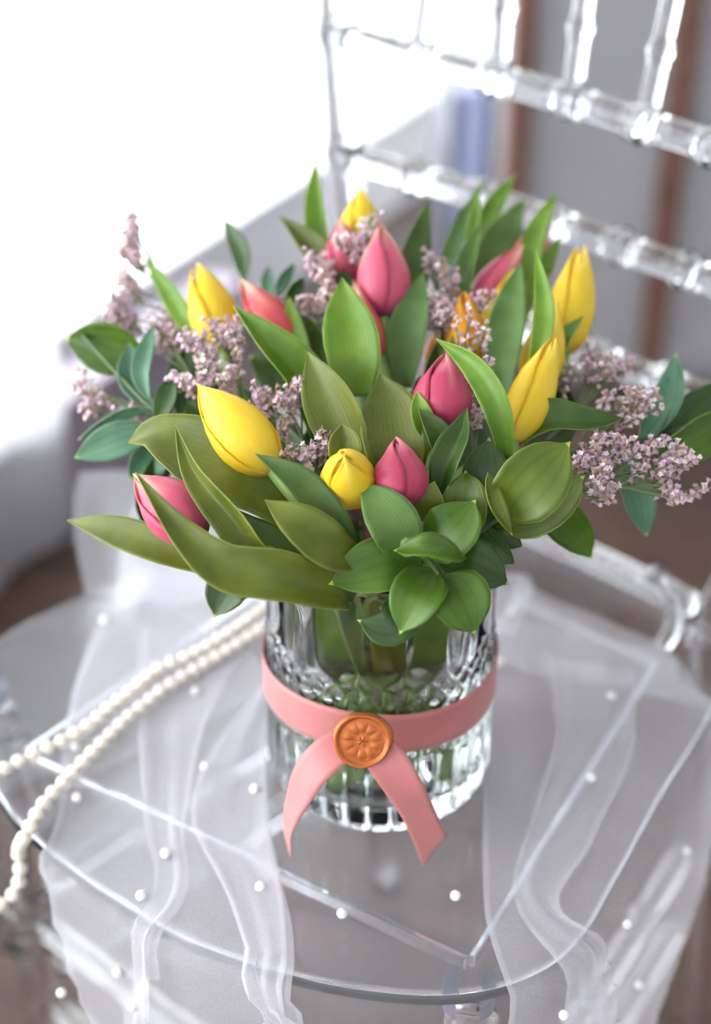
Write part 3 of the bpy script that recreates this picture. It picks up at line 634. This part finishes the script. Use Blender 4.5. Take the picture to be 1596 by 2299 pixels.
def tulip(label, base, tip, wpx, mat, roll=0.0, openn=0.0, mats=None, leaves=(), stem='stem', twist=0.0, group=None, span=1.0, point=1.0, spread=None):
    k = NT[0]; NT[0] += 1
    B = P(*base); Tp = P(*tip); ax = unit(Tp - B); L = np.linalg.norm(Tp - B); R = wpx / 2 * (base[2] + tip[2]) / 2 / F
    view = unit(CAM - B); ex = unit(view - ax * (view @ ax)); ey = np.cross(ax, ex)
    path, bot = stem_path(B, ax, k)
    t = thing('tulip', label, 'tulip', tuple(bot), group or 'tulips in the bouquet')
    r = np.random.default_rng(k)
    for q in range(6):
        inner = q >= 3; phi = math.radians(roll) + (q % 3) * 2 * math.pi / 3 + (math.pi / 3 if inner else 0)
        op = openn * (spread[q] if spread else 1.0)
        petal(t, B, ax, ex, ey, L * (1 if not inner else .985) * r.uniform(.94, 1.02), R, phi, (mats[q] if mats else mat), inner, op, twist, r, span=span, point=point)
    tube('stem', path, np.linspace(.0036, .0040, 40), stem, t, 9)
    for lf in leaves: leaf(t, **lf)
    return t
def lf(pts, w, roll=0, cup=.25, mat='leaf_fresh', **k): return dict(pts=pts, wpx=w, roll=roll, cup=cup, mat=mat, **k)

# ------------------------------------------------------------------ tulips, back to front
tulip('yellow tulip at the very back top of the bouquet beside a tall leaf', (806, 575, .80), (808, 422, .795), 88, 'yellow', 30, leaves=[
    lf([(745, 640, .80), (728, 520, .805), (716, 440, .81), (707, 358, .815)], 62, 35, .5, 'leaf_fresh', fold_=.5),
    lf([(850, 560, .785), (842, 510, .785), (835, 472, .787)], 26, 20, .3, 'leaf_blue')])
tulip('dusky pink tulip half hidden behind statice, below the back yellow tulip', (782, 640, .78), (761, 494, .785), 84, 'pink', 10, leaves=[
    lf([(760, 700, .77), (725, 610, .785), (680, 545, .795), (627, 485, .80)], 82, -30, .45, 'leaf_olive', fold_=.45),
    lf([(800, 720, .765), (775, 640, .772), (752, 590, .775)], 48, 10, .3, 'leaf_deep')])
tulip('largest upright pink tulip at top centre with a cream streaked tip', (863, 716, .745), (857, 508, .752), 116, 'pink', 60, leaves=[
    lf([(900, 760, .765), (920, 640, .775), (940, 540, .785), (964, 444, .79)], 76, -12, .3, 'leaf_deep'),
    lf([(905, 870, .74), (912, 770, .738), (930, 690, .74), (951, 610, .745)], 92, 15, .35, 'leaf_blue'),
    lf([(845, 880, .755), (865, 790, .765), (885, 730, .77)], 110, 0, .2, 'leaf_deep')])
tulip('narrow coral tulip peeking out behind a broad green leaf', (848, 812, .735), (796, 634, .74), 62, 'coral', 0, leaves=[
    lf([(805, 890, .715), (795, 790, .712), (778, 700, .716), (768, 624, .722)], 128, 5, .35, 'leaf_fresh')])
tulip('coral pink tulip leaning left, just right of the upper left yellow tulip', (660, 800, .755), (545, 634, .765), 92, 'coral', 20, leaves=[
    lf([(720, 1000, .735), (675, 860, .722), (600, 770, .718), (524, 686, .722)], 106, -28, .55, 'leaf_fresh', fold_=.2),
    lf([(690, 830, .745), (662, 750, .75), (648, 665, .755)], 52, 0, .3, 'leaf_fresh'),
    lf([(720, 830, .75), (700, 770, .757), (672, 700, .765)], 70, 10, .3, 'leaf_deep')])
tulip('yellow tulip at upper left with two split petal tips', (505, 790, .765), (440, 600, .775), 108, 'yellow', 40, .22, leaves=[
    lf([(470, 790, .76), (420, 720, .765), (370, 640, .775), (322, 576, .785)], 50, 20, .4, 'leaf_fresh')])
tulip('pink tulip lying diagonal among leaves at upper right', (1062, 706, .780), (1172, 552, .790), 80, 'pink', 15, leaves=[
    lf([(985, 640, .79), (1012, 570, .80), (1045, 490, .81), (1088, 402, .82)], 42, 20, .35, 'leaf_blue'),
    lf([(1045, 690, .775), (1052, 610, .78), (1066, 550, .785), (1080, 505, .79)], 50, 30, .5, 'leaf_blue', fold_=.3),
    lf([(1050, 600, .79), (1064, 520, .795), (1074, 430, .80)], 34, 10, .4, 'leaf_fresh')])
tulip('red pink tulip farthest back at right, mostly behind a long leaf', (1182, 650, .805), (1206, 505, .815), 98, 'coral', 50, leaves=[
    lf([(1080, 680, .80), (1100, 590, .81), (1140, 510, .82), (1176, 444, .825)], 92, -10, .3, 'leaf_blue'),
    lf([(1060, 560, .82), (1105, 470, .83), (1158, 390, .84)], 46, 10, .35, 'leaf_fresh'),
    lf([(1175, 690, .785), (1185, 600, .79), (1210, 510, .80), (1250, 430, .81)], 56, 15, .3, 'leaf_fresh'),
    lf([(1180, 690, .78), (1215, 610, .79), (1260, 526, .80)], 44, -15, .3, 'leaf_fresh')])
tulip('wide open yellow tulip at right with a curled split petal', (1262, 800, .755), (1306, 556, .775), 100, 'yellow', 35, .32, mats=['yellow', 'yellow', 'yellow', 'yellow_green', 'yellow', 'yellow'], point=1.2, leaves=[
    lf([(1235, 900, .745), (1250, 800, .74), (1275, 750, .742), (1309, 710, .748)], 62, 40, .4, 'leaf_fresh')])
tulip('yellow tulip half hidden between the pink and the orange tulips', (1100, 800, .765), (1150, 610, .775), 82, 'yellow', 25, leaves=[
    lf([(1125, 890, .725), (1130, 780, .728), (1148, 680, .735), (1170, 586, .742)], 88, 10, .3, 'leaf_blue')])
tulip('orange tulip at centre right with pale statice in front', (1048, 832, .742), (1040, 662, .748), 92, 'orange', 60, .05, leaves=[
    lf([(960, 900, .76), (985, 820, .768), (1000, 740, .775)], 60, 0, .3, 'leaf_deep'),
    lf([(1010, 830, .735), (1015, 790, .735), (1016, 752, .735)], 22, 0, .3, 'leaf_fresh')])
tulip('orange yellow tulip low behind the centre, beside the orange tulip', (985, 850, .775), (1000, 725, .785), 70, 'orange', 0)
tulip('yellow tulip behind the front right one, with a single tall petal', (1195, 890, .732), (1248, 678, .742), 94, 'yellow', 30, .04, leaves=[
    lf([(1195, 860, .715), (1215, 770, .712), (1222, 680, .72), (1203, 560, .73)], 50, 10, .4, 'leaf_fresh')])
tulip('slim pointed yellow tulip at front right with green streaks', (1150, 998, .690), (1240, 768, .708), 100, 'yellow', 35, .14, mats=['yellow', 'yellow', 'yellow', 'yellow_green', 'yellow_green', 'yellow'], point=1.35, leaves=[
    lf([(1140, 1030, .678), (1115, 910, .672), (1060, 820, .678), (978, 760, .69)], 66, 10, .4, 'leaf_fresh'),
    lf([(1150, 1000, .695), (1230, 940, .69), (1320, 950, .69), (1398, 938, .695)], 86, 30, .6, 'leaf_deep', wave=.12)])
tulip('crimson pink tulip right of centre, above the lower pink one', (986, 968, .690), (1000, 798, .690), 128, 'rose', 20, leaves=[
    lf([(965, 985, .682), (945, 925, .678), (936, 878, .68)], 52, 0, .4, 'leaf_fresh'),
    lf([(1010, 1060, .68), (985, 980, .674), (938, 915, .675)], 66, -20, .4, 'leaf_deep'),
    lf([(985, 1110, .668), (1010, 1030, .664), (1035, 970, .668), (1049, 915, .672)], 74, 25, .4, 'leaf_deep', fold_=.3),
    lf([(905, 1090, .690), (890, 1000, .684), (875, 920, .69), (853, 838, .70)], 150, 0, .35, 'leaf_olive')])
tulip('rosy pink tulip low at front centre beside the round yellow one', (903, 1140, .652), (888, 985, .658), 122, 'rose', 60, leaves=[
    lf([(905, 1250, .650), (890, 1190, .642), (850, 1130, .642), (810, 1086, .648)], 118, -10, .25, 'leaf_blue'),
    lf([(960, 1170, .66), (965, 1120, .655), (975, 1080, .655)], 70, 0, .2, 'leaf_olive')])
tulip('round yellow tulip at front centre facing the viewer', (788, 1112, .672), (772, 1022, .632), 124, 'yellow', 0, leaves=[
    lf([(795, 1060, .69), (768, 960, .688), (725, 870, .692), (690, 790, .70)], 128, 15, .4, 'leaf_olive'),
    lf([(780, 1060, .668), (775, 1010, .664), (768, 952, .668)], 78, 0, .5, 'leaf_olive', fold_=.3),
    lf([(800, 1260, .655), (740, 1170, .645), (670, 1080, .648), (573, 1018, .655)], 86, -15, .35, 'leaf_deep'),
    lf([(800, 1255, .648), (740, 1230, .637), (670, 1175, .635), (595, 1122, .642)], 112, -20, .3, 'leaf_olive')], stem='stem_red')
tulip('large slanting yellow tulip at the left front, tip pointing up left', (617, 1060, .672), (446, 868, .690), 132, 'yellow', 0, leaves=[
    lf([(700, 1180, .672), (560, 1080, .672), (420, 1010, .682), (345, 975, .69), (288, 994, .70)], 190, -25, .4, 'leaf_olive', wave=.05),
    lf([(740, 1330, .655), (600, 1260, .642), (525, 1165, .642), (438, 1060, .65), (392, 952, .66)], 84, 25, .6, 'leaf_olive', fold_=.25)])
tulip('crimson pink tulip drooping low at the left over a long leaf', (458, 1205, .655), (300, 1068, .668), 130, 'rose', 10, mats=['pink'] * 6, leaves=[
    lf([(780, 1340, .650), (640, 1300, .632), (505, 1278, .630), (402, 1190, .634), (304, 1060, .64)], 122, -12, .5, 'leaf_olive', shape=W_LONG),
    lf([(470, 1275, .680), (350, 1225, .685), (250, 1190, .695), (150, 1168, .71)], 82, -10, .3, 'leaf_olive'),
    lf([(800, 1330, .668), (680, 1270, .662), (560, 1200, .662), (480, 1120, .665)], 120, 0, .3, 'leaf_deep')])

# sheathing leaf bases packed inside the vase
inside_leaves = []
for k, a in enumerate(np.linspace(0, 2 * math.pi, 12, endpoint=False)):
    par = [o for o in bpy.data.objects if o.name.startswith('tulip') and o.type == 'EMPTY'][k]; r = .044 - .008 * (k % 2)
    q = [np.array([r * .55 * math.cos(a + .5), r * .55 * math.sin(a + .5), VZ + .045 + .012 * (k % 3)]), np.array([r * .9 * math.cos(a + .2), r * .9 * math.sin(a + .2), VZ + .10]), np.array([r * math.cos(a), r * math.sin(a), VZ + .15]), np.array([r * 1.15 * math.cos(a - .1), r * 1.15 * math.sin(a - .1), VZ + .185])]
    leaf(par, [(*proj(p), depth(p)) for p in q], 62, random.uniform(-30, 30), .3, ('leaf_olive', 'leaf_fresh', 'leaf_blue')[k % 3])
# ------------------------------------------------------------------ ruscus sprays
def sprig(name, label, cat, stem_pts, leaves, group, mat='stem_dark', into=True, r=.0016):
    c = [P(*p) for p in stem_pts]
    if into:
        B = c[0]; m = np.array([B[0] * .4, B[1] * .4, MOUTH[2]]); l = math.hypot(m[0], m[1])
        if l > .045: m[:2] *= .045 / l
        k = NT[0]; NT[0] += 1; bot = np.array([-m[0] * .6 + .01 * math.cos(k), -m[1] * .6 + .01 * math.sin(k), VZ + .02]); c = [bot, m * .5 + bot * .5, m] + c
    t = thing(name, label, cat, tuple(c[0]), group); tube('stem', spline(c, 40), np.linspace(r * 1.3, r * .7, 40), mat, t, 7)
    for q in leaves: leaf(t, **{'shape': W_RUSC, **q})
    return t
G1 = 'ruscus sprays in the bouquet'
sprig('ruscus_spray', 'cluster of round dark green ruscus leaves hanging over the vase front', 'greenery', [(930, 1230, .665), (965, 1265, .650), (985, 1290, .645)], [
    lf([(985, 1262, .662), (1060, 1265, .652), (1143, 1312, .655)], 118, 20, .2, 'ruscus_dark'),
    lf([(960, 1320, .66), (900, 1385, .652), (860, 1410, .652), (802, 1392, .655)], 100, 0, .2, 'ruscus_dark'),
    lf([(950, 1262, .652), (860, 1268, .643), (738, 1312, .642)], 130, -10, .25, 'ruscus'),
    lf([(950, 1235, .655), (1015, 1190, .645), (1068, 1122, .648)], 132, 15, .25, 'ruscus'),
    lf([(992, 1290, .650), (1035, 1350, .638), (1066, 1424, .640)], 140, 12, .25, 'ruscus'),
    lf([(978, 1278, .648), (935, 1340, .634), (897, 1424, .635)], 122, -12, .3, 'ruscus'),
    lf([(1045, 1252, .640), (960, 1232, .628), (884, 1236, .638)], 84, -48, .35, 'ruscus')], G1)
sprig('ruscus_spray', 'cluster of broad olive ruscus leaves at the right front of the bouquet', 'greenery', [(1060, 1200, .672), (1110, 1170, .665), (1140, 1150, .662)], [
    lf([(1095, 1180, .676), (1090, 1080, .672), (1098, 982, .678)], 112, 0, .3, 'ruscus_dark'),
    lf([(1040, 1210, .668), (1045, 1120, .660), (1045, 1056, .664)], 108, 10, .3, 'ruscus_olive'),
    lf([(1130, 1195, .670), (1220, 1150, .665), (1312, 1068, .672)], 112, 20, .3, 'ruscus_olive'),
    lf([(1125, 1165, .662), (1190, 1090, .652), (1280, 992, .655)], 158, -5, .3, 'ruscus_olive'),
    lf([(1095, 1060, .655), (1110, 1130, .650), (1150, 1202, .652)], 50, 40, .4, 'ruscus_olive'),
    lf([(1060, 1170, .68), (1110, 1230, .675), (1158, 1268, .678)], 56, 0, .3, 'ruscus_dark'),
    lf([(1060, 1180, .685), (1120, 1200, .682), (1176, 1228, .684)], 60, 0, .3, 'ruscus_dark'),
    lf([(1195, 1130, .70), (1275, 1180, .715), (1330, 1256, .725)], 96, 0, .25, 'ruscus')], G1)
sprig('ruscus_spray', 'loose ruscus stem reaching out at the far right edge', 'greenery', [(1200, 1060, .70), (1320, 1010, .715), (1450, 985, .725), (1540, 960, .73)], [
    lf([(1436, 1000, .725), (1500, 900, .735), (1519, 794, .745)], 76, 25, .3, 'ruscus_grey', shape=W_LANCE),
    lf([(1462, 1010, .722), (1540, 970, .73), (1640, 850, .74)], 122, 10, .3, 'ruscus_dark', shape=W_LANCE),
    lf([(1470, 1020, .715), (1560, 990, .72), (1660, 920, .73)], 92, -10, .3, 'ruscus', shape=W_LANCE),
    lf([(1380, 1060, .72), (1430, 1110, .725), (1452, 1204, .73)], 76, 15, .2, 'ruscus_grey', shape=W_LANCE),
    lf([(1405, 1010, .72), (1420, 1060, .722), (1412, 1102, .724)], 36, 0, .2, 'ruscus_grey', shape=W_LANCE)], G1)
sprig('ruscus_spray', 'pale ruscus stem arching out at the far left of the bouquet', 'greenery', [(480, 1010, .72), (400, 950, .73), (345, 920, .735), (265, 840, .75), (185, 752, .765)], [
    lf([(330, 800, .765), (240, 780, .765), (148, 760, .77)], 118, 10, .3, 'ruscus', shape=W_LANCE),
    lf([(335, 900, .735), (318, 830, .74), (345, 728, .75)], 48, 20, .3, 'ruscus_grey', shape=W_LANCE),
    lf([(340, 915, .745), (300, 850, .75), (290, 770, .755)], 70, 0, .3, 'ruscus_grey', shape=W_LANCE),
    lf([(352, 950, .73), (372, 900, .73), (389, 842, .735)], 52, 20, .3, 'ruscus_dark', shape=W_LANCE),
    lf([(350, 965, .735), (270, 985, .735), (168, 1028, .74)], 82, -5, .25, 'ruscus_grey', shape=W_LANCE),
    lf([(345, 915, .735), (270, 930, .74), (175, 988, .75)], 40, 45, .3, 'ruscus_grey', shape=W_LANCE),
    lf([(400, 1010, .74), (340, 1030, .745), (290, 1075, .75)], 84, 10, .3, 'ruscus_grey', shape=W_LANCE),
    lf([(390, 990, .75), (330, 1110, .745), (320, 1180, .745)], 60, 10, .3, 'ruscus_dark', shape=W_LANCE),
    lf([(400, 930, .755), (420, 850, .765), (400, 780, .775)], 90, 0, .2, 'ruscus_dark', shape=W_LANCE)], G1)
sprig('ruscus_spray', 'single ruscus leaf dipping below the long leaf at lower left', 'greenery', [(640, 1260, .70), (580, 1295, .70), (555, 1305, .70)], [
    lf([(580, 1290, .70), (515, 1320, .70), (480, 1386, .702)], 100, -15, .3, 'ruscus_dark')], G1)
sprig('ruscus_spray', 'thin upright ruscus shoots behind the left pink tulip', 'greenery', [(680, 800, .775), (640, 720, .79), (590, 680, .80), (552, 630, .805)], [
    lf([(549, 632, .80), (540, 560, .805), (502, 492, .815)], 46, 20, .3, 'ruscus_dark', shape=W_LANCE),
    lf([(612, 680, .795), (600, 640, .80), (603, 596, .805)], 30, 10, .3, 'ruscus_grey', shape=W_LANCE),
    lf([(618, 665, .795), (636, 630, .80), (662, 590, .805)], 26, 0, .3, 'ruscus_grey', shape=W_LANCE),
    lf([(640, 700, .79), (660, 660, .795), (680, 620, .80)], 34, 0, .3, 'ruscus_dark', shape=W_LANCE)], G1)
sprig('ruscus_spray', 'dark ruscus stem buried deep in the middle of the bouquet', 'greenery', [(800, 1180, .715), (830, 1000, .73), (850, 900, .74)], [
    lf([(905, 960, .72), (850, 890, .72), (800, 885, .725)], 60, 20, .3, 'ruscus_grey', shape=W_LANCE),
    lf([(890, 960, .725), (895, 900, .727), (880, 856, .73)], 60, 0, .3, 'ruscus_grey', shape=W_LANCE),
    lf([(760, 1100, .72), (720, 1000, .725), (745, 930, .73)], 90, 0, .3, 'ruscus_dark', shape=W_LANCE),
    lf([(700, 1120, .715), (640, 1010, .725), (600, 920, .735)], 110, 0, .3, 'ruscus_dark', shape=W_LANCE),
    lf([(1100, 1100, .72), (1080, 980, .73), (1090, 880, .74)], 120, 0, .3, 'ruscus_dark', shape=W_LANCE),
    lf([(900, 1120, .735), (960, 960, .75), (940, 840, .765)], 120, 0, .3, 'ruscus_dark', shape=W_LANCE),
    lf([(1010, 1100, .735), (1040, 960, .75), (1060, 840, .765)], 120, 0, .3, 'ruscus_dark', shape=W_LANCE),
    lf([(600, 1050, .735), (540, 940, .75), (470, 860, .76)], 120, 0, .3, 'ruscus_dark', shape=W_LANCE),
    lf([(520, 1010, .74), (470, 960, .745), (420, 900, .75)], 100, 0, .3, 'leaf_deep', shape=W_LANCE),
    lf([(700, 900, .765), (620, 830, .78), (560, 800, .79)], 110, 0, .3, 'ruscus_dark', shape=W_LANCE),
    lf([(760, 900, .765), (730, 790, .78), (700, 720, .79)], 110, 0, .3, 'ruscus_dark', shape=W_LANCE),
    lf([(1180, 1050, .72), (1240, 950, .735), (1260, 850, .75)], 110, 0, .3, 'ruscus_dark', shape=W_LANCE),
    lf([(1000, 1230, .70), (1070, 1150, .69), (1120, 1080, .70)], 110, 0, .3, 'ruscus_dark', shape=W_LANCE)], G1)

# ------------------------------------------------------------------ statice
def floret_data(p, d, size, off, r):
    """a tiny five-lobed papery cup on a tapered calyx"""
    d = unit(d); x = unit(np.cross(d, [0.3, 0.2, 0.9])); y = np.cross(d, x); V = [p - d * size * .75]; n = 5; a0 = r.uniform(0, 6)
    for k in range(n):
        a = a0 + k * 2 * math.pi / n; V.append(p + (x * math.cos(a) + y * math.sin(a)) * size * .26 - d * size * .1)
    for k in range(2 * n):
        a = a0 + k * math.pi / n; q = .52 if k % 2 == 0 else .34; V.append(p + (x * math.cos(a) + y * math.sin(a)) * size * q + d * size * (.42 if k % 2 == 0 else .30))
    V.append(p + d * size * .12)
    f = [(off, off + 1 + (k + 1) % n, off + 1 + k) for k in range(n)]
    for k in range(n):
        a, b_ = off + 1 + k, off + 1 + (k + 1) % n; q = off + 6 + 2 * k; q2 = off + 6 + (2 * k + 1); q3 = off + 6 + (2 * k + 2) % 10
        f += [(a, b_, q2), (a, q2, q), (b_, q3, q2)]
    c = off + 16
    for k in range(10): f.append((off + 6 + k, off + 6 + (k + 1) % 10, c))
    return V, f
def statice(label, stem_pts, clusters, seed, group='pink statice sprigs in the bouquet', into=True, dens=1.0):
    """clusters: (px, py, depth, half width px, half height px, branchlets)"""
    r = np.random.default_rng(seed); c = [P(*p) for p in stem_pts]
    if into:
        B = c[0]; m = np.array([B[0] * .4, B[1] * .4, MOUTH[2]]); l = math.hypot(m[0], m[1])
        if l > .045: m[:2] *= .045 / l
        bot = np.array([-m[0] * .5, -m[1] * .5, VZ + .03]); c = [bot, m] + c
    t = thing('statice_sprig', label, 'flower', tuple(c[0]), group); cs = spline(c, 50); tube('stem', cs, np.linspace(.0016, .0008, 50), 'flo_stem', t, 6)
    BV, BF, FV, FF, FM = [], [], [], [], []; nb = nf = 0
    for (x, y, d, rx, ry, n) in clusters:
        n = max(2, round(n * .88)); rx *= .95; ry *= .95; ctr = P(x, y, d); j = int(np.argmin(np.linalg.norm(cs[15:] - ctr, axis=1))) + 15; j = max(16, j - 5); root = cs[j]; sc = d / F
        hub = ctr * .72 + root * .28 - UP * ry * sc * .25
        V, f = tube_data(spline([root, root * .5 + hub * .5 + UP * .002, hub], 8), .0006, 5, nb); BV.append(V); BF += f; nb += len(V)
        for b_ in range(n):
            a = r.uniform(0, 2 * math.pi); q = math.sqrt(r.uniform(0.05, 1)); e = ctr + RT * rx * sc * q * math.cos(a) + UP * ry * sc * q * math.sin(a) + FWD * r.normal(0, .004)
            V, f = tube_data(spline([hub, hub * .45 + e * .55 - UP * .001, e], 6), .00035, 4, nb); BV.append(V); BF += f; nb += len(V)
            dr = unit(e - hub + UP * .004 - FWD * .003); side = unit(np.cross(dr, FWD)); m_ = int(r.integers(4, 8) * dens)
            for k in range(m_):
                s = (k / max(1, m_ - 1) - .5) * .0085; p = e + dr * s + side * (.0013 * (1 if k % 2 else -1)) - FWD * abs(r.normal(0, .0008)) + r.normal(0, .0006, 3)
                fd = unit(dr * .6 + side * (.7 if k % 2 else -.7) + UP * .5 - FWD * .5 + r.normal(0, .25, 3))
                V, f = floret_data(p, fd, r.uniform(.0028, .0038), nf, r); FV += V; FF += f; mt = r.choice(3, p=[.42, .36, .22]); nf += len(V)
                FM += [2 if i < 20 and mt != 0 and i % 3 == 0 else int(mt) for i in range(len(f))]
    mesh('branch', np.vstack(BV), BF, 'flo_stem', t); o = mesh('florets', FV, FF, None, t, smooth=False, mats=['flo_pink', 'flo_pale', 'flo_tan'], fmat=FM); o['kind'] = 'stuff'
    return t
statice('tall wispy statice sprig at the upper left against the bright window', [(470, 900, .765), (420, 800, .78), (390, 680, .79), (340, 590, .80), (300, 510, .805)],
        [(300, 505, .805, 8, 18, 6), (302, 545, .80, 12, 26, 9), (305, 580, .80, 12, 20, 6), (278, 575, .80, 10, 24, 6), (285, 625, .795, 14, 22, 7), (295, 655, .79, 16, 26, 8), (262, 690, .79, 18, 32, 10), (290, 720, .785, 24, 30, 10), (252, 725, .785, 14, 22, 7)], 1)
statice('faded statice tuft at the far left edge under the pale ruscus', [(420, 960, .75), (320, 930, .755), (240, 890, .76)], [(190, 860, .765, 16, 30, 6), (215, 900, .762, 26, 26, 8), (195, 925, .762, 18, 14, 4), (300, 935, .75, 36, 14, 6)], 2, dens=.9)
statice('fuzzy mauve statice between the pale ruscus and the yellow tulip', [(480, 930, .755), (430, 850, .765), (390, 790, .77)], [(370, 735, .775, 34, 36, 14), (385, 765, .772, 26, 26, 9), (350, 770, .772, 20, 26, 5)], 3)
statice('dense mauve statice right below the upper left yellow tulip', [(600, 1000, .74), (540, 900, .745), (500, 820, .745)], [(440, 765, .735, 24, 28, 9), (500, 745, .735, 40, 24, 14), (530, 775, .735, 24, 30, 9), (470, 800, .732, 36, 18, 10), (465, 845, .728, 70, 22, 20), (510, 870, .728, 24, 16, 5), (400, 850, .735, 16, 14, 3), (430, 870, .73, 22, 14, 5)], 4)
statice('statice tuft in front of the broad leaf left of centre', [(700, 1040, .725), (670, 960, .718), (640, 920, .715)], [(600, 895, .712, 24, 22, 8), (645, 905, .708, 24, 22, 8), (672, 885, .706, 20, 16, 7), (590, 918, .712, 22, 12, 4)], 5)
statice('small statice tuft between the big yellow tulip and the round one', [(720, 1140, .70), (705, 1070, .695), (695, 1030, .69)], [(662, 1020, .685, 24, 18, 8), (712, 1020, .683, 22, 18, 8), (730, 990, .685, 18, 16, 6), (690, 1050, .682, 22, 12, 5), (640, 965, .70, 16, 16, 3)], 6)
statice('tiny statice tuft peeking out left of the big yellow tulip', [(600, 1120, .70), (550, 1070, .695)], [(520, 1035, .69, 18, 18, 5), (500, 1005, .692, 10, 10, 2)], 7)
statice('beige statice tuft left of the largest pink tulip', [(760, 860, .765), (730, 720, .765), (720, 650, .765)], [(710, 600, .765, 34, 16, 10), (735, 625, .762, 28, 16, 8), (705, 685, .758, 36, 14, 9), (735, 660, .76, 18, 14, 4), (625, 690, .77, 14, 14, 3)], 8)
statice('statice tuft lying across the dusky pink tulip at the back top', [(840, 740, .775), (830, 620, .77), (800, 560, .768)], [(770, 547, .765, 20, 12, 5), (800, 545, .765, 20, 12, 6), (828, 520, .768, 18, 12, 5), (846, 506, .77, 10, 8, 3), (805, 572, .765, 16, 12, 4)], 9)
statice('statice tuft right of the largest pink tulip behind the orange one', [(980, 860, .745), (990, 760, .745), (985, 690, .745)], [(975, 595, .77, 22, 24, 8), (1005, 630, .765, 28, 22, 8), (1015, 655, .76, 24, 18, 6), (980, 688, .742, 26, 22, 11), (970, 715, .74, 18, 16, 6), (992, 715, .738, 16, 16, 6), (1085, 680, .745, 22, 14, 6)], 10)
statice('pale statice florets in front of the orange tulip', [(1010, 880, .73), (1035, 820, .722), (1055, 770, .72)], [(1053, 712, .718, 6, 10, 2), (1032, 730, .718, 10, 6, 2), (1072, 742, .716, 8, 10, 2), (1048, 765, .716, 8, 8, 2), (1088, 760, .716, 8, 8, 2)], 11, dens=.7)
statice('dusty statice tuft along the leaf beside the crimson tulip', [(1060, 1060, .70), (1060, 960, .698)], [(1048, 850, .695, 10, 20, 4), (1058, 885, .695, 10, 22, 4), (1065, 925, .696, 14, 24, 6), (1085, 830, .70, 14, 14, 3)], 12)
statice('brownish statice sprig at right in front of the clear back rail', [(1200, 1010, .73), (1290, 930, .735), (1350, 870, .74), (1390, 840, .742)], [(1325, 800, .745, 16, 26, 6), (1330, 835, .742, 34, 18, 10), (1390, 822, .744, 28, 18, 9), (1345, 850, .742, 24, 12, 5), (1270, 845, .742, 20, 20, 5), (1250, 880, .742, 22, 16, 4), (1360, 830, .742, 20, 16, 5)], 13)
statice('pink statice sprig above the wavy leaf tip at the right', [(1250, 1030, .715), (1350, 990, .715), (1420, 940, .718)], [(1345, 905, .718, 20, 18, 5), (1390, 900, .718, 16, 20, 5), (1425, 905, .718, 18, 18, 5), (1455, 905, .72, 20, 20, 6), (1390, 940, .715, 36, 12, 7)], 14)
statice('pink statice sprig right of the large olive ruscus leaf', [(1220, 1110, .69), (1290, 1075, .688), (1360, 1040, .69)], [(1310, 1030, .688, 28, 24, 10), (1350, 1000, .69, 20, 16, 6), (1380, 1010, .69, 22, 20, 7), (1415, 1010, .692, 20, 16, 6), (1345, 1050, .686, 30, 16, 8), (1350, 1085, .686, 22, 18, 7), (1425, 1050, .692, 20, 16, 5), (1355, 1115, .688, 16, 12, 4), (1330, 1095, .688, 16, 14, 3)], 15)
statice('rightmost pink statice sprig with a thin bent stem', [(1260, 1120, .69), (1380, 1095, .692), (1450, 1105, .695), (1510, 1120, .70)], [(1470, 1000, .70, 18, 14, 4), (1510, 1020, .70, 22, 20, 6), (1530, 1035, .702, 14, 12, 4), (1475, 1045, .70, 18, 16, 5), (1500, 1070, .70, 18, 18, 5), (1490, 1095, .70, 14, 14, 3), (1525, 1115, .70, 26, 10, 6), (1573, 1100, .702, 8, 12, 2)], 16)
